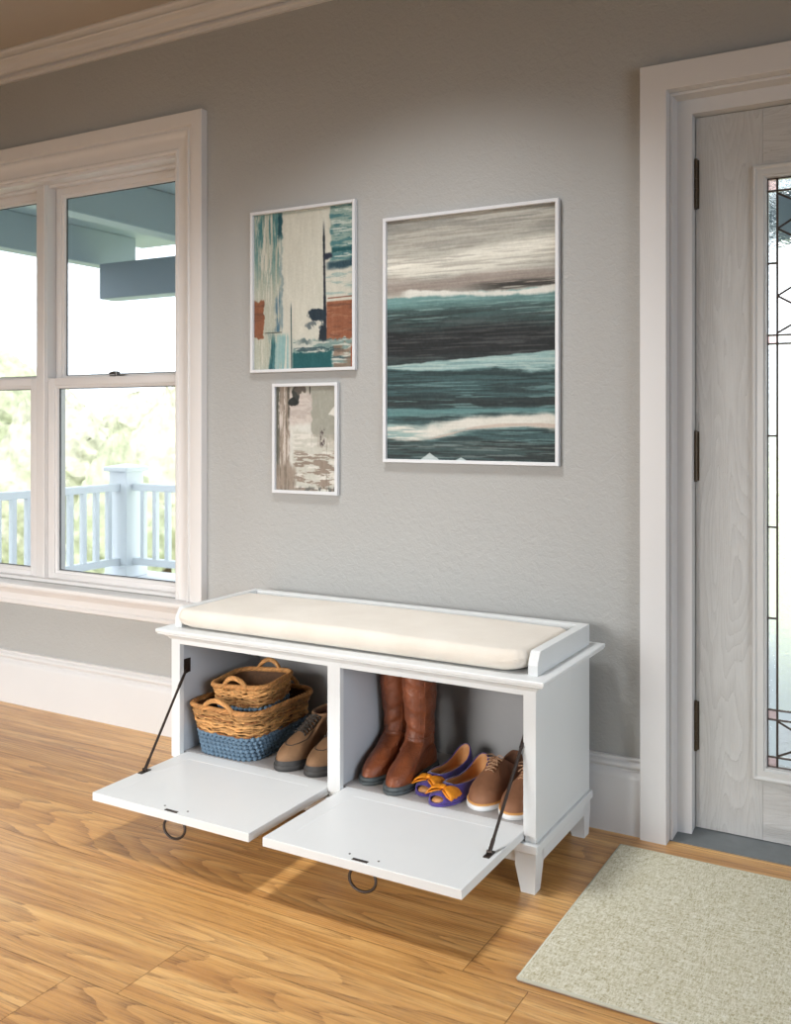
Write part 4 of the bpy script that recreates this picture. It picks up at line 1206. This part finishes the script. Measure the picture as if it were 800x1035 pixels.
def hike_boot(loc, rz, mir, label, badge_right=False):
    s = empty('ankle_boot', loc, rz); tag(s, label, 'boot', 'tan ankle boots beside the baskets')
    Lg = .285; Bl = cr(OUT, NS)*np.array([Lg*1.0, Lg]); SZ = .016; n = len(Bl); it = n//2
    Oc = [(0, .035, 0.130), (.055, .05, 0.132), (.095, .11, 0.132), (.108, .19, 0.130), (.106, .27, 0.128), (.094, .335, 0.128), (.072, .375, 0.128), (.050, .395, 0.126), (.034, .405, 0.126), (.016, .41, 0.126),
          (0, .412, 0.126), (-.016, .41, 0.126), (-.034, .405, 0.126), (-.050, .395, 0.126), (-.072, .375, 0.128), (-.094, .335, 0.128), (-.108, .27, 0.128), (-.110, .19, 0.130), (-.096, .11, 0.132), (-.055, .05, 0.132)]
    Ol = cr([(a*Lg*1.15, b*Lg, c) for a, b, c in Oc], NS)
    G = upper_grid(inset(Bl, .003), Ol, SZ, 20, 0)
    loc2(grid_mesh(MB(), G), mir, Lg).build('upper', M['hike'], s, smooth=True)
    loc2(lining(MB(), Ol, inset(Bl, .003), SZ+.004, .006), mir, Lg).build('lining', M['lining_dark'], s, smooth=True)
    cl = MB().tube([tuple(p) for p in Ol], .0045, 8, closed=True); loc2(cl, mir, Lg).build('collar', M['hike'], s, smooth=True)
    so = MB(); slab(so, inset(Bl, -.003), .0, .017, .003); loc2(so, mir, Lg).build('sole', M['hikesole'], s, auto=60)
    # rubber toe bumper
    K = 9; idx = list(range(it-20, it+21)); T = np.zeros((K, len(idx), 3))
    for a in range(K):
        for b_, i in enumerate(idx):
            f = a/(K-1)*1.7*(1-((b_-20)/21)**4)*1.0; j0 = int(f); fj = f-j0
            p = G[j0, i]*(1-fj)+G[j0+1, i]*fj; c = np.array([0, Lg*.7]); d = p[:2]-c; d /= np.linalg.norm(d)+1e-6
            T[a, b_] = p; T[a, b_, :2] += d*.0028; T[a, b_, 2] += .0008
    tc = loc2(grid_mesh(MB(), T, closed=False), mir, Lg).build('toe_bumper', M['hikesole'], s, smooth=True)
    # lacing up the front
    lc = MB(); ys = G[:, it, 1]; zs = G[:, it, 2]; rows = []
    ln = np.linspace(.43, .66, 7)
    for t in ln:
        cy = t*Lg; z = float(np.interp(cy, ys[::-1], zs[::-1])); rows.append((cy, z))
    for k, (cy, z) in enumerate(rows):
        wx = .017
        for sg in (-1, 1): lc.cyl((sg*(wx+.002), cy, z-.006), (sg*(wx+.003), cy+.001, z+.0015), .0032, 10)
        lc.tube([(-wx, cy, z+.001), (0, cy+.002, z+.006), (wx, cy, z+.001)], .0018, 7)
        if k < 6:
            c2, z2 = rows[k+1]; lc.tube([(wx, cy, z+.001), (0, (cy+c2)/2, (z+z2)/2+.0065), (-wx, c2, z2+.001)], .0016, 6); lc.tube([(-wx, cy, z+.001), (0, (cy+c2)/2, (z+z2)/2+.0062), (wx, c2, z2+.001)], .0016, 6)
    loc2(lc, mir, Lg).build('laces', M['lace_dark'], s, smooth=True)
    # facing seams
    fs_ = MB()
    for sg in (1, -1):
        fs_.tube([tuple(G[j, (it+sg*k) % n]+np.array([0, 0, .001])) for j, k in ((20, 12), (18, 12), (16, 12), (14, 12), (12, 12), (10, 11), (9, 8), (8, 4), (8, 0))], .0013, 6)
    loc2(fs_, mir, Lg).build('seam', M['lace_dark'], s, smooth=True)
    # round badge on both ankle sides
    bg = MB()
    for i in ((20,) if badge_right else ()):
        p = (Vector(G[16, i])+Vector(G[15, i]))/2; q = Vector(G[17, i])-Vector(G[14, i]); t = Vector(G[16, (i+2) % n])-Vector(G[16, (i-2) % n]); nn = q.cross(t).normalized()
        if nn.x*p.x < 0: nn = -nn
        bg.cyl(p-nn*.001, p+nn*.0022, .0165, 24)
        u_ = t.normalized(); w_ = nn.cross(u_)
        bg.tube([p+nn*.0024+(u_*math.cos(a)+w_*math.sin(a))*.0125 for a in [2*PI*k/24 for k in range(24)]], .0010, 6, closed=True)
    if bg.v: loc2(bg, mir, Lg).build('badge', M['badge'], s, auto=40)
    return s
hike_boot((-1.690, -.316, SH), R(-9), False, 'tan ankle boot with dark laces, right beside the large basket', True)
hike_boot((-1.589, -.308, SH), R(-7), True, 'tan ankle boot mostly hidden behind the centre post of the bench')

# ------------------------------------------------------------------ outside
def exterior():
    g = MB().box(-90, 60, 3.6, 160, -3.35, -3.25); 
    lm = simple('pale_lawn', (.50, .54, .34), .95, nscale=.5, namp=.25)
    o = g.build('lawn', lm); struct(o, 'pale lawn beyond the porch')
    d = MB()
    k = 0; y = .18
    while y < 3.5:
        d.box(-6.3, 3.2, y, y+.135, -.16, -.12, .004); y += .14
    d.box(-6.3, 3.2, .17, 3.5, -.30, -.165)
    struct(d.build('floor_porch', M['deck']), 'painted porch deck outside the window')
    # railing
    px, py = -6.05, 3.25
    r = empty('porch_railing', (px, py, -.12)); tag(r, 'white porch railing with square balusters, beyond the window', 'railing')
    def rb(mb, name, parent=r, mat=M['rail']):
        for i, v in enumerate(mb.v): mb.v[i] = (v[0]-px, v[1]-py, v[2]+.12)
        return mb.build(name, mat, parent)
    def post(x, y):
        m = MB().box(x-.10, x+.10, y-.10, y+.10, -.1195, .76, .006)
        m.box(x-.125, x+.125, y-.125, y+.125, -.1195, -.02, .006)
        p = rb(m, 'post'); c = MB().box(x-.135, x+.135, y-.135, y+.135, .76, .80, .01)
        c.add([(x-.12, y-.12, .80), (x+.12, y-.12, .80), (x+.12, y+.12, .80), (x-.12, y+.12, .80), (x, y, .825)], [(0, 1, 4), (1, 2, 4), (2, 3, 4), (3, 0, 4)])
        rb(c, 'post_cap', p)
    for x in (px, px+3.2, px+6.4): post(x, py)
    post(px, .32)
    rb(MB().box(px+.1, px+6.3, py-.035, py+.035, .60, .66, .008), 'top_rail'); rb(MB().box(px+.1, px+6.3, py-.03, py+.03, -.02, .04, .006), 'bottom_rail')
    rb(MB().box(px-.035, px+.035, .42, py-.1, .60, .66, .008), 'top_rail'); rb(MB().box(px-.03, px+.03, .42, py-.1, -.02, .04, .006), 'bottom_rail')
    xs = px+.20
    while xs < px+6.3:
        if abs(xs-px-3.2) > .14: rb(MB().box(xs-.02, xs+.02, py-.02, py+.02, .04, .60), 'baluster')
        xs += .135
    ys = py-.20
    while ys > .5:
        rb(MB().box(px-.02, px+.02, ys-.02, ys+.02, .04, .60), 'baluster'); ys -= .135
    # porch roof structure
    jt = MB()
    ztop = 2.95
    beams = empty('porch_roof', (-4, 1.6, 2.6)); struct(beams); beams['label'] = 'blue-grey porch roof with exposed rafters'; 
    def bb(mb, name, mat=M['soffit']):
        for i, v in enumerate(mb.v): mb.v[i] = (v[0]+4, v[1]-1.6, v[2]-2.6)
        mb.build(name, mat, beams)
    bb(MB().box(-6.05, 3.2, 2.95, 3.13, 2.18, 2.47, .006), 'header_beam')
    for x in (-6.26, -4.83, -3.4, -1.9, -.5, 1.0):
        bb(MB().box(x-.075, x+.075, .17, 3.5, 2.49, 2.78, .006), 'rafter')
    bb(MB().box(-6.5, 3.2, .17, 3.9, 2.782, 2.84), 'roof_boards')
    bb(MB().box(3.1, 3.3, 2.94, 3.14, -.12, 2.18, .01), 'post')
    # trees
    fol = [simple('foliage_pale_'+n, c, .9, nscale=3, namp=.35) for n, c in (('a', (.44, .44, .33)), ('b', (.39, .41, .28)), ('c', (.46, .45, .34)))]
    bark = simple('bark', (.12, .08, .05), .9)
    v = VN(77)
    def tree(x, y, h, w, kind, fm, label):
        zg = -3.25; t = empty('tree', (x, y, zg)); tag(t, label, 'tree', 'trees beyond the railing')
        MB().tube([(0, 0, 0), (0, 0, h*.3), (0, 0, h*.7)], [.14, .11, .05], 8).build('trunk', bark, t, smooth=True)
        c = MB(); nu, nv = 46, 56; vs = []; rr = random.Random(int(x*13+y))
        o1, o2 = rr.random()*20, rr.random()*20
        for a in range(nu+1):
            th = a/nu; z = h*.10+h*.90*th
            for b_ in range(nv):
                ph = 2*PI*b_/nv
                rad = w*((math.sin(PI*min(1, th*1.0+.04))**.6*(1-th)**.55*1.35) if kind == 'cone' else math.sin(PI*th)**.55)
                q = float(v.fbm(np.array(math.cos(ph)*2.6+o1+th*9), np.array(math.sin(ph)*2.6+o2+th*7), 5)); rad *= .72+.56*q
                q2 = float(v.n(np.array(ph*9+o1), np.array(th*60+o2))); rad *= .96+.08*q2
                vs.append((rad*math.cos(ph), rad*math.sin(ph), z+.25*(q2-.5)))
        c.add(vs, [(a*nv+b_, a*nv+(b_+1) % nv, (a+1)*nv+(b_+1) % nv, (a+1)*nv+b_) for a in range(nu) for b_ in range(nv)])
        c.build('crown', fm, t, smooth=True)
    D = Vector((-.495, .869)); Rr = Vector((.869, .495))
    def at(px_, zc):
        l = (px_-400)/982*zc; return -.495*zc+.869*l, -2.76+.869*zc+.495*l
    spec = [(118, 21, 4.55, .95, 'cone', 1, 'pointed green tree right behind the corner post of the railing'),
            (168, 26, 5.5, 1.5, 'cone', 2, 'yellow-green bushy tree at the right edge of the window view'),
            (76, 31, 4.9, 1.4, 'round', 0, 'pale round tree between the pointed tree and the centre mullion'),
            (24, 26, 5.2, 1.1, 'cone', 0, 'pointed tree in the left half of the window'),
            (-6, 38, 7.2, 2.4, 'round', 1, 'largest round tree at the far left edge of the window'),
            (40, 50, 6.6, 2.6, 'round', 2, 'wide distant tree hidden partly by the centre mullion'),
            (140, 40, 5.6, 1.9, 'round', 0, 'distant round tree between the two pointed ones'),
            (196, 34, 6.0, 1.7, 'round', 1, 'distant tree seen just beside the window casing'),
            (12, 66, 8.5, 4.0, 'round', 2, 'farthest broad tree on the left')]
    for px_, zc, h, w, kind, fi, lb in spec:
        x, y = at(px_, zc); tree(x, y, h, w, kind, fol[fi], lb)
exterior()

# ------------------------------------------------------------------ lights
w = bpy.data.worlds.new('sky'); SC.world = w; w.use_nodes = True
bg = w.node_tree.nodes['Background']
_tc = N(w.node_tree, 'ShaderNodeTexCoord'); _sp = N(w.node_tree, 'ShaderNodeSeparateXYZ'); L(w.node_tree, _tc.outputs['Generated'], _sp.inputs[0])
L(w.node_tree, ramp(w.node_tree, math_(w.node_tree, 'MULTIPLY_ADD', _sp.outputs[2], .5, .5), [(.485, (.12, .115, .09)), (.505, (.90, .96, 1.0))]), bg.inputs[0])
bg.inputs[1].default_value = 2.4
def area(name, loc, target, sx, sy, energy, color, spread=180):
    l = bpy.data.lights.new(name, 'AREA'); l.shape = 'RECTANGLE'; l.size = sx; l.size_y = sy; l.energy = energy; l.color = color; l.spread = R(spread)
    o = bpy.data.objects.new(name, l); COL.objects.link(o); o.location = loc
    o.rotation_euler = (Vector(target)-Vector(loc)).to_track_quat('-Z', 'Y').to_euler()
    return o
sun = bpy.data.lights.new('sun', 'SUN'); sun.energy = 4.5; sun.angle = R(3); sun.color = (1, .97, .9)
so = bpy.data.objects.new('sun', sun); COL.objects.link(so); so.rotation_euler = Vector((-.25, .45, -.87)).to_track_quat('-Z', 'Y').to_euler()
area('ceiling_lamp_light', (-1.42, -.95, 2.70), (-1.42, -.90, 0), .35, .35, 18.5, (.97, .99, 1), 118)
area('back_fill_light', (-3.3, YB-.03, 1.35), (-3.0, 0, -1.2), 3.0, 1.6, 64, (1, .99, .97), 72)  # added frontal fill, set in an unseen back wall opening
area('right_fill_light', (XR+.03, -2.6, 1.35), (-1.0, -1.6, .0), 1.9, 1.6, 30, (.78, .88, 1.0), 110)  # added cool side fill, set in an unseen right wall opening

# ------------------------------------------------------------------ camera
cam = bpy.data.cameras.new('camera'); co = bpy.data.objects.new('camera', cam); COL.objects.link(co)
co.location = (0, -2.759, 1.18); co.rotation_euler = (R(90), 0, R(29.695))
cam.sensor_fit = 'HORIZONTAL'; cam.sensor_width = 36; cam.lens = 982/800*36; cam.shift_y = -91.5/800
cam.dof.use_dof = True; cam.dof.focus_distance = 2.9; cam.dof.aperture_fstop = 7.0
SC.camera = co
SC.view_settings.view_transform = 'Standard'; SC.view_settings.look = 'None'; SC.view_settings.gamma = 1
SC.view_settings.use_curve_mapping = False; SC.view_settings.exposure = .08
